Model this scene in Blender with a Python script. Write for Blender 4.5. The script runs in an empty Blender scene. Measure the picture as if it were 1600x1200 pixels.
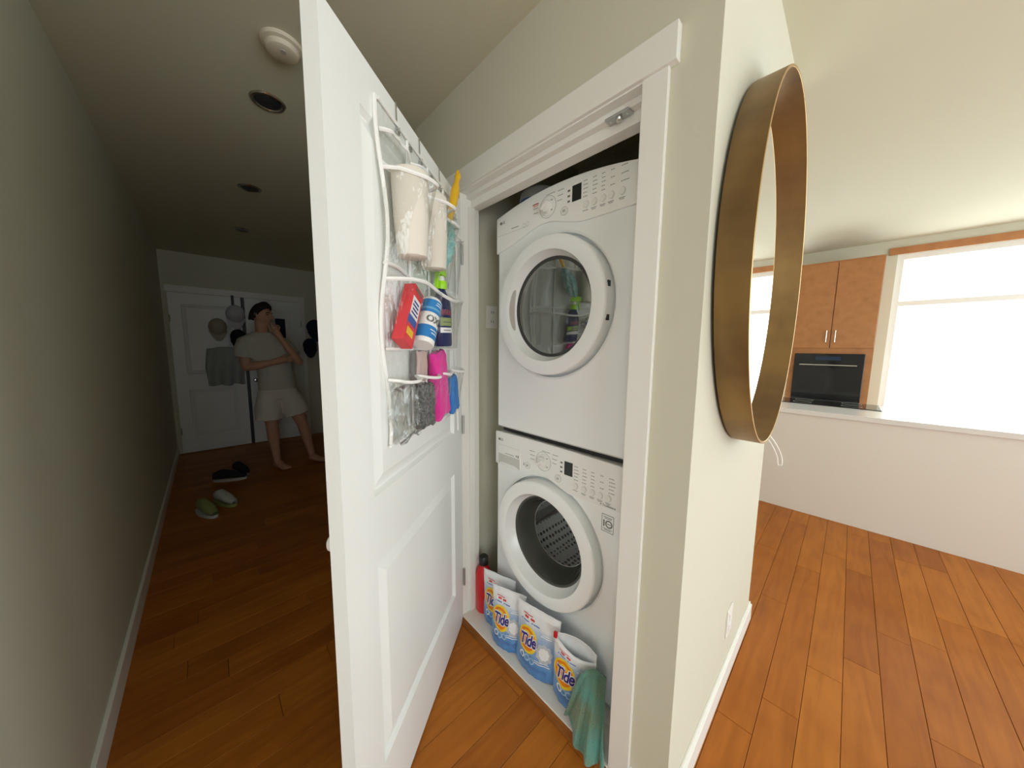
import bpy, bmesh, math, random
from mathutils import Vector, Matrix
random.seed(7)
R = math.radians
scn = bpy.context.scene
COL = scn.collection

# ------------------------------------------------------------------ camera
CAM = Vector((1.2826, -0.8946, 1.4234))
yaw, pit, rol = R(-46.4722), R(6.3728), R(0.5996)
fw = Vector((math.sin(yaw)*math.cos(pit), math.cos(yaw)*math.cos(pit), -math.sin(pit)))
rr = Vector((math.cos(yaw), -math.sin(yaw), 0)); uu = rr.cross(fw)
r2 = rr*math.cos(rol) + uu*math.sin(rol); u2 = -rr*math.sin(rol) + uu*math.cos(rol)
cd = bpy.data.cameras.new('camera'); cam = bpy.data.objects.new('camera', cd); COL.objects.link(cam)
cd.sensor_fit = 'HORIZONTAL'; cd.sensor_width = 36; cd.lens = 36*501.8447/1600; cd.clip_start = 0.02
M = Matrix((r2, u2, -fw)).transposed().to_4x4(); M.translation = CAM
cam.matrix_world = M; scn.camera = cam

# ------------------------------------------------------------------ world, exposure
w = bpy.data.worlds.new('overcast'); scn.world = w; w.use_nodes = True
bg = w.node_tree.nodes['Background']; bg.inputs[0].default_value = (0.90, 0.96, 1.0, 1); bg.inputs[1].default_value = 5.3
vs = scn.view_settings
vs.view_transform = 'Standard'; vs.look = 'None'; vs.gamma = 1; vs.exposure = 0.0; vs.use_curve_mapping = False
scn.cycles.max_bounces = 12; scn.cycles.diffuse_bounces = 6; scn.cycles.transparent_max_bounces = 24
scn.cycles.sample_clamp_indirect = 6

def portal(loc, rot, sx, sy):
    l = bpy.data.lights.new('window_portal', 'AREA'); l.shape = 'RECTANGLE'; l.size = sx; l.size_y = sy
    l.cycles.is_portal = True
    o = bpy.data.objects.new('window_portal', l); COL.objects.link(o); o.location = loc; o.rotation_euler = rot
# openings: north wall (facing -y), east wall (facing -x)
NW = [(-0.75, 0.70), (1.52, 3.40)]         # x ranges on the north wall
EW = [(-2.9, -0.9), (-0.6, 1.5), (1.9, 4.1)]   # y ranges on the east wall; the first is added for fill light
XS, YS, SW = 0.75, -3.6, (2.2, 3.3)         # living area behind the camera: west wall, south wall, its unseen window added for fill light
WZ0, WZ1 = 0.35, 2.43
YN, XE = 4.40, 4.20
portal(((SW[0]+SW[1])/2, YS-.16, (WZ0+WZ1)/2), (R(90), 0, 0), SW[1]-SW[0], WZ1-WZ0)
for a, b in NW: portal(((a+b)/2, YN+.16, (WZ0+WZ1)/2), (R(-90), 0, 0), b-a, WZ1-WZ0)
for a, b in EW: portal((XE+.16, (a+b)/2, (WZ0+WZ1)/2), (0, R(90), 0), WZ1-WZ0, b-a)

# ------------------------------------------------------------------ materials
MAT = {}
def mat(name, col=(.8, .8, .8), rough=.5, metal=0, spec=.5, noise=None, bump=None, coat=0, emis=None, sheen=0, trans=0):
    """principled; noise=(scale, other colour, amount), bump=(scale, strength)"""
    m = bpy.data.materials.new(name); m.use_nodes = True; MAT[name] = m
    nt = m.node_tree; p = nt.nodes['Principled BSDF']
    p.inputs['Base Color'].default_value = (*col, 1); p.inputs['Roughness'].default_value = rough
    p.inputs['Metallic'].default_value = metal; p.inputs['Specular IOR Level'].default_value = spec
    p.inputs['Coat Weight'].default_value = coat; p.inputs['Sheen Weight'].default_value = sheen
    p.inputs['Transmission Weight'].default_value = trans
    tc = nt.nodes.new('ShaderNodeTexCoord')
    if noise:
        n = nt.nodes.new('ShaderNodeTexNoise'); n.inputs['Scale'].default_value = noise[0]; n.inputs['Detail'].default_value = 5
        nt.links.new(tc.outputs['Object'], n.inputs['Vector'])
        x = nt.nodes.new('ShaderNodeMix'); x.data_type = 'RGBA'
        x.inputs[6].default_value = (*col, 1); x.inputs[7].default_value = (*noise[1], 1)
        ra = nt.nodes.new('ShaderNodeMapRange'); ra.inputs[1].default_value = .35; ra.inputs[2].default_value = .7; ra.inputs[4].default_value = noise[2]
        nt.links.new(n.outputs[0], ra.inputs[0]); nt.links.new(ra.outputs[0], x.inputs[0]); nt.links.new(x.outputs[2], p.inputs['Base Color'])
    if bump:
        n = nt.nodes.new('ShaderNodeTexNoise'); n.inputs['Scale'].default_value = bump[0]; n.inputs['Detail'].default_value = 4
        nt.links.new(tc.outputs['Object'], n.inputs['Vector'])
        b = nt.nodes.new('ShaderNodeBump'); b.inputs['Strength'].default_value = bump[1]; b.inputs['Distance'].default_value = .01
        nt.links.new(n.outputs[0], b.inputs['Height']); nt.links.new(b.outputs[0], p.inputs['Normal'])
    return m
mat('wall', (.645, .632, .515), .85, spec=.2, bump=(120, .06))
mat('ceiling', (.66, .65, .51), .9, spec=.15, bump=(90, .06))
mat('trim', (.86, .855, .81), .38, bump=(60, .02))
mat('door_paint', (.88, .90, .88), .36, bump=(140, .05))
mat('enamel', (.90, .92, .91), .22, spec=.5, coat=.25)
mat('panel_plastic', (.90, .905, .875), .32)
mat('button', (.84, .84, .80), .3)
mat('ring_line', (.52, .52, .48), .5)
mat('ink', (.16, .16, .15), .5)
mat('ink_soft', (.28, .28, .27), .5)
mat('ink_red', (.55, .09, .07), .5)
mat('display', (.018, .022, .022), .15)
mat('dark_gap', (.03, .03, .03), .7)
mat('handle_grey', (.50, .47, .42), .45)
mat('drawer_grey', (.60, .60, .56), .4)
mat('rubber', (.045, .047, .045), .5)
mat('black', (.012, .012, .013), .4)
mat('chrome', (.62, .62, .60), .22, metal=1)
mat('steel_dull', (.50, .51, .50), .38, metal=.9)
mat('bronze', (.31, .19, .068), .46, metal=.75, noise=(5, (.17, .105, .05), .9), bump=(30, .06))
mat('bronze_highlight', (.62, .42, .18), .35, metal=.9)  # lighter bronze, puts the highlight of the frame's front edge into colour
mat('mirror_glass', (.93, .94, .93), .01, metal=1)
mat('red_plastic', (.62, .012, .02), .3)
mat('yellow_plastic', (.86, .50, .02), .3)
mat('teal_fluff', (.17, .42, .40), .95, noise=(60, (.40, .66, .62), .9), bump=(70, .9), sheen=.5)
mat('cloth_green', (.10, .30, .25), .95, noise=(9, (.20, .19, .07), .75), bump=(160, .5), sheen=.4)
mat('cream_roll', (.78, .73, .64), .85, bump=(90, .25))
mat('piping', (.93, .93, .91), .45)
mat('red_box', (.72, .05, .06), .4)
mat('box_blue', (.05, .11, .38), .4)
mat('box_yellow', (.85, .50, .04), .4)
mat('label_white', (.84, .84, .82), .4)
mat('can_blue', (.03, .22, .55), .28)
mat('can_light', (.16, .42, .66), .28)
mat('navy', (.012, .022, .10), .28)
mat('lime', (.38, .78, .02), .32)
mat('olive_label', (.30, .36, .14), .45)
mat('maroon', (.24, .05, .09), .45)
mat('magenta', (.78, .035, .33), .85, bump=(60, .5), sheen=.3)
mat('blue_packet', (.04, .22, .62), .35)
mat('scrub_dark', (.09, .09, .088), .8, noise=(120, (.33, .33, .32), .8), bump=(150, 1))
mat('pad_grey', (.20, .19, .18), .9)
mat('pad_pink', (.62, .47, .43), .8)
mat('tide_orange', (.86, .24, .015), .35)
mat('tide_yellow', (.92, .66, .03), .35)
mat('tide_navy', (.035, .03, .24), .35)
mat('tide_white', (.86, .87, .88), .35)
mat('tide_red', (.72, .05, .06), .4)
mat('tide_blue', (.06, .17, .48), .35)
mat('tide_light', (.36, .56, .76), .35)
mat('tide_grey', (.52, .55, .60), .35)
mat('tide_band', (.10, .22, .50), .35)
mat('platform', (.80, .77, .70), .5, bump=(50, .05))
mat('cab_wood', (.47, .20, .065), .35, noise=(14, (.36, .14, .045), .7))
mat('quartz', (.82, .80, .78), .12)
mat('island_panel', (.80, .765, .70), .4)
mat('oven_glass', (.01, .011, .014), .08)
mat('skin', (.56, .31, .21), .55, noise=(20, (.50, .25, .17), .5))
mat('hair', (.018, .013, .010), .6, bump=(120, .8))
mat('tee', (.50, .50, .44), .9, bump=(60, .25))
mat('shorts', (.66, .63, .55), .9, bump=(60, .25))
mat('eye_dark', (.02, .015, .012), .3)
mat('cap_white', (.62, .63, .68), .85, bump=(80, .3))
mat('cap_beige', (.46, .42, .34), .85, bump=(80, .3))
mat('fabric_black', (.014, .014, .016), .85, bump=(80, .3))
mat('fabric_navy', (.012, .018, .055), .85, bump=(80, .3))
mat('jacket', (.42, .45, .44), .8, bump=(40, .3))
mat('sneaker', (.60, .62, .58), .6)
mat('sneaker_green', (.30, .34, .12), .6)
mat('lens_dark', (.05, .055, .065), .12, metal=.4)
mat('detector', (.66, .60, .46), .5)
mat('poster_blue', (.012, .03, .07), .15)
mat('sock_grey', (.25, .25, .25), .6)

def clear_mat(name, tint, gloss, rough, wr=0):
    m = bpy.data.materials.new(name); m.use_nodes = True; MAT[name] = m
    nt = m.node_tree; nt.nodes.remove(nt.nodes['Principled BSDF']); out = nt.nodes['Material Output']
    t = nt.nodes.new('ShaderNodeBsdfTransparent'); t.inputs[0].default_value = (*tint, 1)
    g = nt.nodes.new('ShaderNodeBsdfGlossy'); g.inputs['Roughness'].default_value = rough
    lw = nt.nodes.new('ShaderNodeLayerWeight'); lw.inputs[0].default_value = .5
    pw = nt.nodes.new('ShaderNodeMath'); pw.operation = 'POWER'; pw.inputs[1].default_value = 5; nt.links.new(lw.outputs['Facing'], pw.inputs[0])
    fz = nt.nodes.new('ShaderNodeMath'); fz.operation = 'MULTIPLY_ADD'; fz.inputs[1].default_value = .93; fz.inputs[2].default_value = .04; nt.links.new(pw.outputs[0], fz.inputs[0])
    ad = nt.nodes.new('ShaderNodeMath'); ad.operation = 'ADD'; ad.use_clamp = True; ad.inputs[1].default_value = gloss
    mx = nt.nodes.new('ShaderNodeMixShader')
    nt.links.new(fz.outputs[0], ad.inputs[0]); nt.links.new(ad.outputs[0], mx.inputs[0])
    nt.links.new(t.outputs[0], mx.inputs[1]); nt.links.new(g.outputs[0], mx.inputs[2]); nt.links.new(mx.outputs[0], out.inputs[0])
    if wr:
        tc = nt.nodes.new('ShaderNodeTexCoord'); n = nt.nodes.new('ShaderNodeTexNoise'); n.inputs['Scale'].default_value = wr; n.inputs['Detail'].default_value = 3
        mp = nt.nodes.new('ShaderNodeMapping'); mp.inputs['Scale'].default_value = (2.2, 2.2, .7)
        nt.links.new(tc.outputs['Object'], mp.inputs[0]); nt.links.new(mp.outputs[0], n.inputs['Vector'])
        b = nt.nodes.new('ShaderNodeBump'); b.inputs['Strength'].default_value = 1; b.inputs['Distance'].default_value = .02
        nt.links.new(n.outputs[0], b.inputs['Height']); nt.links.new(b.outputs[0], g.inputs['Normal'])
    return m
clear_mat('pvc', (.96, .965, .955), .04, .06, 14)
clear_mat('window_glass', (.97, .98, .98), .0, .01)
mat('bowl_glass', (.055, .058, .048), .14)
clear_mat('bowl_front_glass', (.80, .81, .79), .01, .02)
clear_mat('clear_bag', (.95, .96, .96), .05, .08, 18)

def dryer_glass():
    m = bpy.data.materials.new('dryer_glass'); m.use_nodes = True; MAT['dryer_glass'] = m
    nt = m.node_tree; nt.nodes.remove(nt.nodes['Principled BSDF'])
    d = nt.nodes.new('ShaderNodeBsdfDiffuse'); d.inputs[0].default_value = (.035, .037, .032, 1)
    g = nt.nodes.new('ShaderNodeBsdfGlossy'); g.inputs[0].default_value = (.9, .92, .86, 1); g.inputs['Roughness'].default_value = .035
    mx = nt.nodes.new('ShaderNodeMixShader'); mx.inputs[0].default_value = .30
    nt.links.new(d.outputs[0], mx.inputs[1]); nt.links.new(g.outputs[0], mx.inputs[2]); nt.links.new(mx.outputs[0], nt.nodes['Material Output'].inputs[0])
dryer_glass()

def drum_mat():
    m = mat('drum', (.5, .5, .5), .3, metal=.55); nt = m.node_tree; p = nt.nodes['Principled BSDF']
    tc = nt.nodes.new('ShaderNodeTexCoord'); v = nt.nodes.new('ShaderNodeTexVoronoi'); v.inputs['Scale'].default_value = 40; v.inputs['Randomness'].default_value = .15
    nt.links.new(tc.outputs['Object'], v.inputs['Vector'])
    ra = nt.nodes.new('ShaderNodeMapRange'); ra.inputs[1].default_value = .30; ra.inputs[2].default_value = .40
    nt.links.new(v.outputs['Distance'], ra.inputs[0])
    x = nt.nodes.new('ShaderNodeMix'); x.data_type = 'RGBA'; x.inputs[6].default_value = (.01, .01, .01, 1); x.inputs[7].default_value = (.80, .81, .80, 1)
    nt.links.new(ra.outputs[0], x.inputs[0]); nt.links.new(x.outputs[2], p.inputs['Base Color'])
    b = nt.nodes.new('ShaderNodeBump'); b.inputs['Strength'].default_value = .8; b.inputs['Distance'].default_value = .004
    nt.links.new(v.outputs['Distance'], b.inputs['Height']); nt.links.new(b.outputs[0], p.inputs['Normal'])
drum_mat()

def wood_floor():
    m = bpy.data.materials.new('wood_floor'); m.use_nodes = True; MAT['wood_floor'] = m
    nt = m.node_tree; p = nt.nodes['Principled BSDF']; L = nt.links.new
    tc = nt.nodes.new('ShaderNodeTexCoord'); ob = nt.nodes.new('ShaderNodeObjectInfo'); ge = nt.nodes.new('ShaderNodeNewGeometry')
    ad = nt.nodes.new('ShaderNodeMath'); ad.operation = 'ADD'; L(ob.outputs['Random'], ad.inputs[0]); L(ge.outputs['Random Per Island'], ad.inputs[1])
    fr = nt.nodes.new('ShaderNodeMath'); fr.operation = 'FRACT'; L(ad.outputs[0], fr.inputs[0])
    mp = nt.nodes.new('ShaderNodeMapping'); mp.inputs['Scale'].default_value = (22, 2.2, 22); L(tc.outputs['Object'], mp.inputs[0])
    cb = nt.nodes.new('ShaderNodeCombineXYZ'); ml = nt.nodes.new('ShaderNodeMath'); ml.operation = 'MULTIPLY'; ml.inputs[1].default_value = 40
    L(fr.outputs[0], ml.inputs[0]); L(ml.outputs[0], cb.inputs[0]); L(ml.outputs[0], cb.inputs[1]); L(cb.outputs[0], mp.inputs['Location'])
    n = nt.nodes.new('ShaderNodeTexNoise'); n.inputs['Scale'].default_value = 1; n.inputs['Detail'].default_value = 6; n.inputs['Distortion'].default_value = 1.2; L(mp.outputs[0], n.inputs['Vector'])
    n2 = nt.nodes.new('ShaderNodeTexNoise'); n2.inputs['Scale'].default_value = 5; n2.inputs['Detail'].default_value = 3; L(tc.outputs['Object'], n2.inputs['Vector'])
    cr = nt.nodes.new('ShaderNodeValToRGB'); e = cr.color_ramp.elements
    e[0].position = .0; e[0].color = (.38, .118, .015, 1); e[1].position = 1; e[1].color = (.50, .172, .021, 1)
    e2 = e.new(.5); e2.color = (.45, .145, .017, 1); L(fr.outputs[0], cr.inputs[0])
    x = nt.nodes.new('ShaderNodeMix'); x.data_type = 'RGBA'; x.blend_type = 'MULTIPLY'; x.inputs[0].default_value = .55
    c2 = nt.nodes.new('ShaderNodeValToRGB'); c2.color_ramp.elements[0].position = .3; c2.color_ramp.elements[0].color = (.62, .56, .5, 1); c2.color_ramp.elements[1].position = .62
    L(n.outputs[0], c2.inputs[0]); L(cr.outputs[0], x.inputs[6]); L(c2.outputs[0], x.inputs[7])
    y = nt.nodes.new('ShaderNodeMix'); y.data_type = 'RGBA'; y.blend_type = 'MULTIPLY'; y.inputs[0].default_value = .35
    c3 = nt.nodes.new('ShaderNodeValToRGB'); c3.color_ramp.elements[0].position = .25; c3.color_ramp.elements[0].color = (.6, .5, .4, 1); c3.color_ramp.elements[1].position = .6
    L(n2.outputs[0], c3.inputs[0]); L(x.outputs[2], y.inputs[6]); L(c3.outputs[0], y.inputs[7]); L(y.outputs[2], p.inputs['Base Color'])
    p.inputs['Roughness'].default_value = .42; p.inputs['Specular IOR Level'].default_value = .22
    b = nt.nodes.new('ShaderNodeBump'); b.inputs['Strength'].default_value = .08; b.inputs['Distance'].default_value = .003; L(n.outputs[0], b.inputs['Height']); L(b.outputs[0], p.inputs['Normal'])
wood_floor()
mat('threshold_wood', (.29, .105, .022), .55, spec=.2, noise=(12, (.20, .07, .016), .7))

def pouch_mat():
    m = mat('pouch_print', (.3, .5, .75), .24, coat=.3); nt = m.node_tree; p = nt.nodes['Principled BSDF']; L = nt.links.new
    tc = nt.nodes.new('ShaderNodeTexCoord'); sp = nt.nodes.new('ShaderNodeSeparateXYZ'); L(tc.outputs['Generated'], sp.inputs[0])
    n = nt.nodes.new('ShaderNodeTexNoise'); n.inputs['Scale'].default_value = 26; n.inputs['Detail'].default_value = 4; L(tc.outputs['Object'], n.inputs['Vector'])
    ad = nt.nodes.new('ShaderNodeMath'); ad.operation = 'MULTIPLY_ADD'; ad.inputs[1].default_value = .16; L(n.outputs[0], ad.inputs[0]); L(sp.outputs[2], ad.inputs[2])
    cr = nt.nodes.new('ShaderNodeValToRGB'); e = cr.color_ramp.elements; L(ad.outputs[0], cr.inputs[0])
    e[0].position = .05; e[0].color = (.05, .17, .45, 1); e[1].position = 1; e[1].color = (.82, .84, .86, 1)
    for q, c in ((.2, (.085, .26, .56, 1)), (.42, (.20, .38, .66, 1)), (.62, (.30, .46, .70, 1)), (.76, (.50, .62, .76, 1)), (.84, (.80, .83, .85, 1))):
        k = e.new(q); k.color = c
    L(cr.outputs[0], p.inputs['Base Color'])
pouch_mat()

# ------------------------------------------------------------------ mesh helpers
class MB:
    def __init__(s): s.v = []; s.f = []
    def add(s, vs, fs):
        o = len(s.v); s.v += [tuple(q) for q in vs]; s.f += [tuple(i+o for i in t) for t in fs]; return s
    def box(s, x0, x1, y0, y1, z0, z1):
        v = [(x, y, z) for z in (z0, z1) for y in (y0, y1) for x in (x0, x1)]
        return s.add(v, [(0, 2, 3, 1), (4, 5, 7, 6), (0, 1, 5, 4), (2, 6, 7, 3), (0, 4, 6, 2), (1, 3, 7, 5)])
    def grid(s, fn, nu, nv, closeu=False, capv=False):
        v = [fn(i/(nu if closeu else nu), j/nv) for j in range(nv+1) for i in range(nu if closeu else nu+1)]
        W = nu if closeu else nu+1; f = []
        for j in range(nv):
            for i in range(nu):
                a = j*W+i; b = j*W+(i+1) % W if closeu else j*W+i+1
                f.append((a, b, b+W, a+W))
        if capv: f += [tuple(reversed(range(W))), tuple(range(nv*W, nv*W+W))]
        return s.add(v, f)
    def tube(s, pts, r, n=8, close=False):
        pts = [Vector(p) for p in pts]; rings = []; m = len(pts); rs = r if isinstance(r, (list, tuple)) else [r]*m
        nrm = None
        for i, p in enumerate(pts):
            a = pts[i-1] if (i > 0 or close) else p; b = pts[(i+1) % m] if (i < m-1 or close) else p
            t = (b-a); t = t.normalized() if t.length > 1e-9 else Vector((0, 0, 1))
            if nrm is None:
                nrm = t.orthogonal().normalized()
            nrm = (nrm - t*nrm.dot(t)); nrm = nrm.normalized() if nrm.length > 1e-6 else t.orthogonal().normalized()
            bn = t.cross(nrm)
            rings.append([p + (nrm*math.cos(2*math.pi*k/n) + bn*math.sin(2*math.pi*k/n))*rs[i] for k in range(n)])
        v = [q for g in rings for q in g]; f = []
        for i in range(m if close else m-1):
            for k in range(n):
                a, b = i*n+k, i*n+(k+1) % n; c, d = ((i+1) % m)*n+k, ((i+1) % m)*n+(k+1) % n
                f.append((a, b, d, c))
        if not close: f += [tuple(reversed(range(n))), tuple(range((m-1)*n, m*n))]
        return s.add(v, f)
    def lathe(s, prof, n=48, axis='z', c=(0, 0, 0), caps=(False, False), sx=1.0, sy=1.0):
        """prof = [(radius, height)], about axis"""
        c = Vector(c); v = []
        for r_, h in prof:
            for k in range(n):
                a = 2*math.pi*k/n; p, q = r_*math.cos(a)*sx, r_*math.sin(a)*sy
                v.append(c + (Vector((p, q, h)) if axis == 'z' else Vector((p, h, q)) if axis == 'y' else Vector((h, p, q))))
        f = []
        for j in range(len(prof)-1):
            for k in range(n):
                a, b = j*n+k, j*n+(k+1) % n
                f.append((a, b, b+n, a+n))
        if caps[0]: f.append(tuple(reversed(range(n))))
        if caps[1]: f.append(tuple(range((len(prof)-1)*n, len(prof)*n)))
        return s.add(v, f)
    def prism(s, poly, y0, y1):
        """poly in (x, z), extruded along y"""
        n = len(poly); v = [(x, y0, z) for x, z in poly]+[(x, y1, z) for x, z in poly]
        return s.add(v, [tuple(range(n)), tuple(reversed(range(n, 2*n)))]+[(i, i+n, (i+1) % n+n, (i+1) % n) for i in range(n)])
    def ball(s, c, rx, ry, rz, nu=16, nv=10):
        c = Vector(c)
        return s.grid(lambda u, v: c+Vector((rx*math.cos(2*math.pi*u)*math.sin(math.pi*(v*.998+.001)), ry*math.sin(2*math.pi*u)*math.sin(math.pi*(v*.998+.001)), -rz*math.cos(math.pi*v))), nu, nv, True)
    def xf(s, m):
        s.v = [tuple(m @ Vector(p)) for p in s.v]; return s
    def build(s, name, material, parent=None, smooth=False, bevel=0, seg=2, loc=None, rot=None, ang=35):
        me = bpy.data.meshes.new(name); me.from_pydata(s.v, [], s.f)
        bm = bmesh.new(); bm.from_mesh(me)
        bmesh.ops.remove_doubles(bm, verts=bm.verts, dist=1e-6)
        bmesh.ops.recalc_face_normals(bm, faces=bm.faces)
        if bevel:
            ed = [e for e in bm.edges if len(e.link_faces) == 2 and e.calc_face_angle(0) > R(25)]
            bmesh.ops.bevel(bm, geom=ed, offset=bevel, segments=seg, affect='EDGES', profile=.5, clamp_overlap=True)
        bm.to_mesh(me); bm.free()
        if smooth:
            for p in me.polygons: p.use_smooth = True
            me.set_sharp_from_angle(angle=R(ang))
        me.materials.append(MAT[material])
        o = bpy.data.objects.new(name, me); COL.objects.link(o)
        if parent: o.parent = parent
        if loc: o.location = loc
        if rot: o.rotation_euler = rot
        return o
def tag(o, label, cat, group=None):
    o['label'] = label; o['category'] = cat
    if group: o['group'] = group
    return o
def thing(name, label, cat, loc=(0, 0, 0), rot=(0, 0, 0), group=None):
    o = bpy.data.objects.new(name, None); COL.objects.link(o); o.location = loc; o.rotation_euler = rot; o.empty_display_size = .05
    return tag(o, label, cat, group)
def struct(o):
    o['kind'] = 'structure'; return o
def text2d(s, size=1, offset=0, shear=0, align='CENTER', space=1, fine=0):
    c = bpy.data.curves.new('t', 'FONT'); c.body = s; c.size = size; c.offset = offset; c.shear = shear; c.align_x = align; c.align_y = 'CENTER'; c.space_character = space; c.resolution_u = 4
    o = bpy.data.objects.new('t', c); COL.objects.link(o)
    dg = bpy.context.evaluated_depsgraph_get(); me = bpy.data.meshes.new_from_object(o.evaluated_get(dg))
    bm = bmesh.new(); bm.from_mesh(me); bmesh.ops.triangulate(bm, faces=bm.faces)
    for _ in range(fine): bmesh.ops.subdivide_edges(bm, edges=[e for e in bm.edges if e.calc_length() > size*.12], cuts=1, use_grid_fill=True)
    bmesh.ops.triangulate(bm, faces=bm.faces); bm.to_mesh(me); bm.free()
    v = [(p.co.x, p.co.y) for p in me.vertices]; f = [tuple(p.vertices) for p in me.polygons]
    bpy.data.objects.remove(o); bpy.data.curves.remove(c); bpy.data.meshes.remove(me)
    return v, f
def bez(p0, p1, p2, n=12):
    p0, p1, p2 = Vector(p0), Vector(p1), Vector(p2)
    return [p0*(1-t)**2+p1*2*t*(1-t)+p2*t*t for t in [i/n for i in range(n+1)]]
def spline(pts, n=8):
    P = [Vector(p) for p in pts]; out = []
    for i in range(len(P)-1):
        a, b, c, d = P[max(i-1, 0)], P[i], P[i+1], P[min(i+2, len(P)-1)]
        for k in range(n):
            t = k/n; out.append(.5*((2*b)+(c-a)*t+(2*a-5*b+4*c-d)*t*t+(3*b-a-3*c+d)*t**3))
    return out+[P[-1]]

# ------------------------------------------------------------------ dimensions
W, XC, HZ = .8416, 1.019, 2.124           # closet opening width, outer wall corner, head casing underside
CW, TC = .0665, .0148
JD = .094                                  # jamb depth
CZ = 2.58                                  # ceiling
XL, YH = -4.65, -1.25                      # hall end wall, hall left wall
LW = 1.106                                 # end of the mirror wall

# ------------------------------------------------------------------ floor
fb = struct(MB().box(XL-.1, XE+.14, YS-.14, YN+.14, -.12, -.016).build('floor', 'dark_gap'))
PW = .114
planks = []
i0 = int((XL-1.15)/PW)-1
for k in range(i0, 30):
    x0 = 1.15+k*PW
    if x0 > XE: break
    Y0 = YS if x0 > XS-.12 else YH
    y = Y0-random.uniform(0, 1.1)
    while y < YN:
        ln = random.choice((.62, .9, 1.2, 1.2, 1.35))
        a, b = max(y, Y0), min(y+ln, YN)
        if b-a > .02:
            planks.append((x0, a, b))
        y += ln
def dcam(p):
    cx, cy = p[0]+PW/2, min(max(CAM.y, p[1]), p[2])
    return math.hypot(cx-CAM.x, cy-CAM.y)
def inview(p):
    for q in (p[1], (p[1]+p[2])/2, p[2]):
        d = Vector((p[0]+PW/2, q, 0))-CAM; z = d.dot(fw)
        if z > .15 and abs(d.dot(r2)/z) < 1.7 and abs(d.dot(u2)/z) < 1.35:
            # skip boards wholly under the closet block
            if not (-.95 < p[0] < .85 and q > .02 and q < 1.0): return True
    return False
planks.sort(key=lambda p: (not inview(p), dcam(p)))
def plank(mb, p, g=.0007):
    x0, a, b = p; x0 += g; x1 = p[0]+PW-g; a += g; b -= g; c = .0012
    mb.add([(x0, a, -.016), (x1, a, -.016), (x1, b, -.016), (x0, b, -.016), (x0, a, -c), (x1, a, -c), (x1, b, -c), (x0, b, -c),
            (x0+c, a+c, 0), (x1-c, a+c, 0), (x1-c, b-c, 0), (x0+c, b-c, 0)],
           [(0, 1, 5, 4), (1, 2, 6, 5), (2, 3, 7, 6), (3, 0, 4, 7), (4, 5, 9, 8), (5, 6, 10, 9), (6, 7, 11, 10), (7, 4, 8, 11), (8, 9, 10, 11)])
for p in planks[:260]:
    mb = MB(); plank(mb, p); mb.build('plank', 'wood_floor', fb)
mb = MB()
for p in planks[260:]: plank(mb, p)
o = mb.build('plank_field', 'wood_floor', fb); o['kind'] = 'stuff'

# ------------------------------------------------------------------ walls and ceiling
struct(MB().box(XL-.1, XE+.14, YS-.14, YN+.14, CZ, CZ+.1).build('ceiling', 'ceiling'))
mb = MB().box(-1.0, -.016, 0, JD, 0, CZ).box(W+.012, XC, 0, JD, 0, CZ).box(-.016, W+.012, 0, JD, HZ+.004, CZ)
struct(mb.build('wall_front', 'wall'))
struct(MB().box(.919, XC, JD, LW, 0, CZ).build('wall_right', 'wall'))
struct(MB().box(-1.0, -.05, JD, LW, 0, CZ).build('wall_closet_left', 'wall'))
struct(MB().box(-.05, .919, .95, LW, 0, CZ).build('wall_closet_back', 'wall'))
struct(MB().box(XL, XS, YH-.1, YH, 0, CZ).build('wall_left', 'wall'))
struct(MB().box(XS-.1, XS, YS, YH-.1, 0, CZ).build('wall_behind', 'wall'))
mb = MB().box(XS-.1, SW[0], YS-.14, YS, 0, CZ).box(SW[1], XE, YS-.14, YS, 0, CZ).box(SW[0], SW[1], YS-.14, YS, 0, WZ0).box(SW[0], SW[1], YS-.14, YS, WZ1, CZ)
struct(mb.build('wall_south', 'wall'))
struct(MB().box(XL, -1.0, .9, 1.0, 0, CZ).build('wall_foyer', 'wall'))
struct(MB().box(XL-.1, XL, YH, 1.0, 0, CZ).build('wall_end', 'wall'))
struct(MB().box(-1.6, -1.5, 1.0, YN, 0, CZ).build('wall_kitchen', 'wall'))
mb = MB().box(-1.6, NW[0][0], YN, YN+.14, 0, CZ).box(NW[0][1], NW[1][0], YN, YN+.14, 0, CZ).box(NW[1][1], XE+.14, YN, YN+.14, 0, CZ)
for a, b in NW: mb.box(a, b, YN, YN+.14, 0, WZ0).box(a, b, YN, YN+.14, WZ1, CZ)
struct(mb.build('wall_back', 'wall'))
mb = MB().box(XE, XE+.14, YS-.14, EW[0][0], 0, CZ).box(XE, XE+.14, EW[0][1], EW[1][0], 0, CZ).box(XE, XE+.14, EW[1][1], EW[2][0], 0, CZ).box(XE, XE+.14, EW[2][1], YN, 0, CZ)
for a, b in EW: mb.box(XE, XE+.14, a, b, 0, WZ0).box(XE, XE+.14, a, b, WZ1, CZ)
struct(mb.build('wall_window_side', 'wall'))
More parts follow.
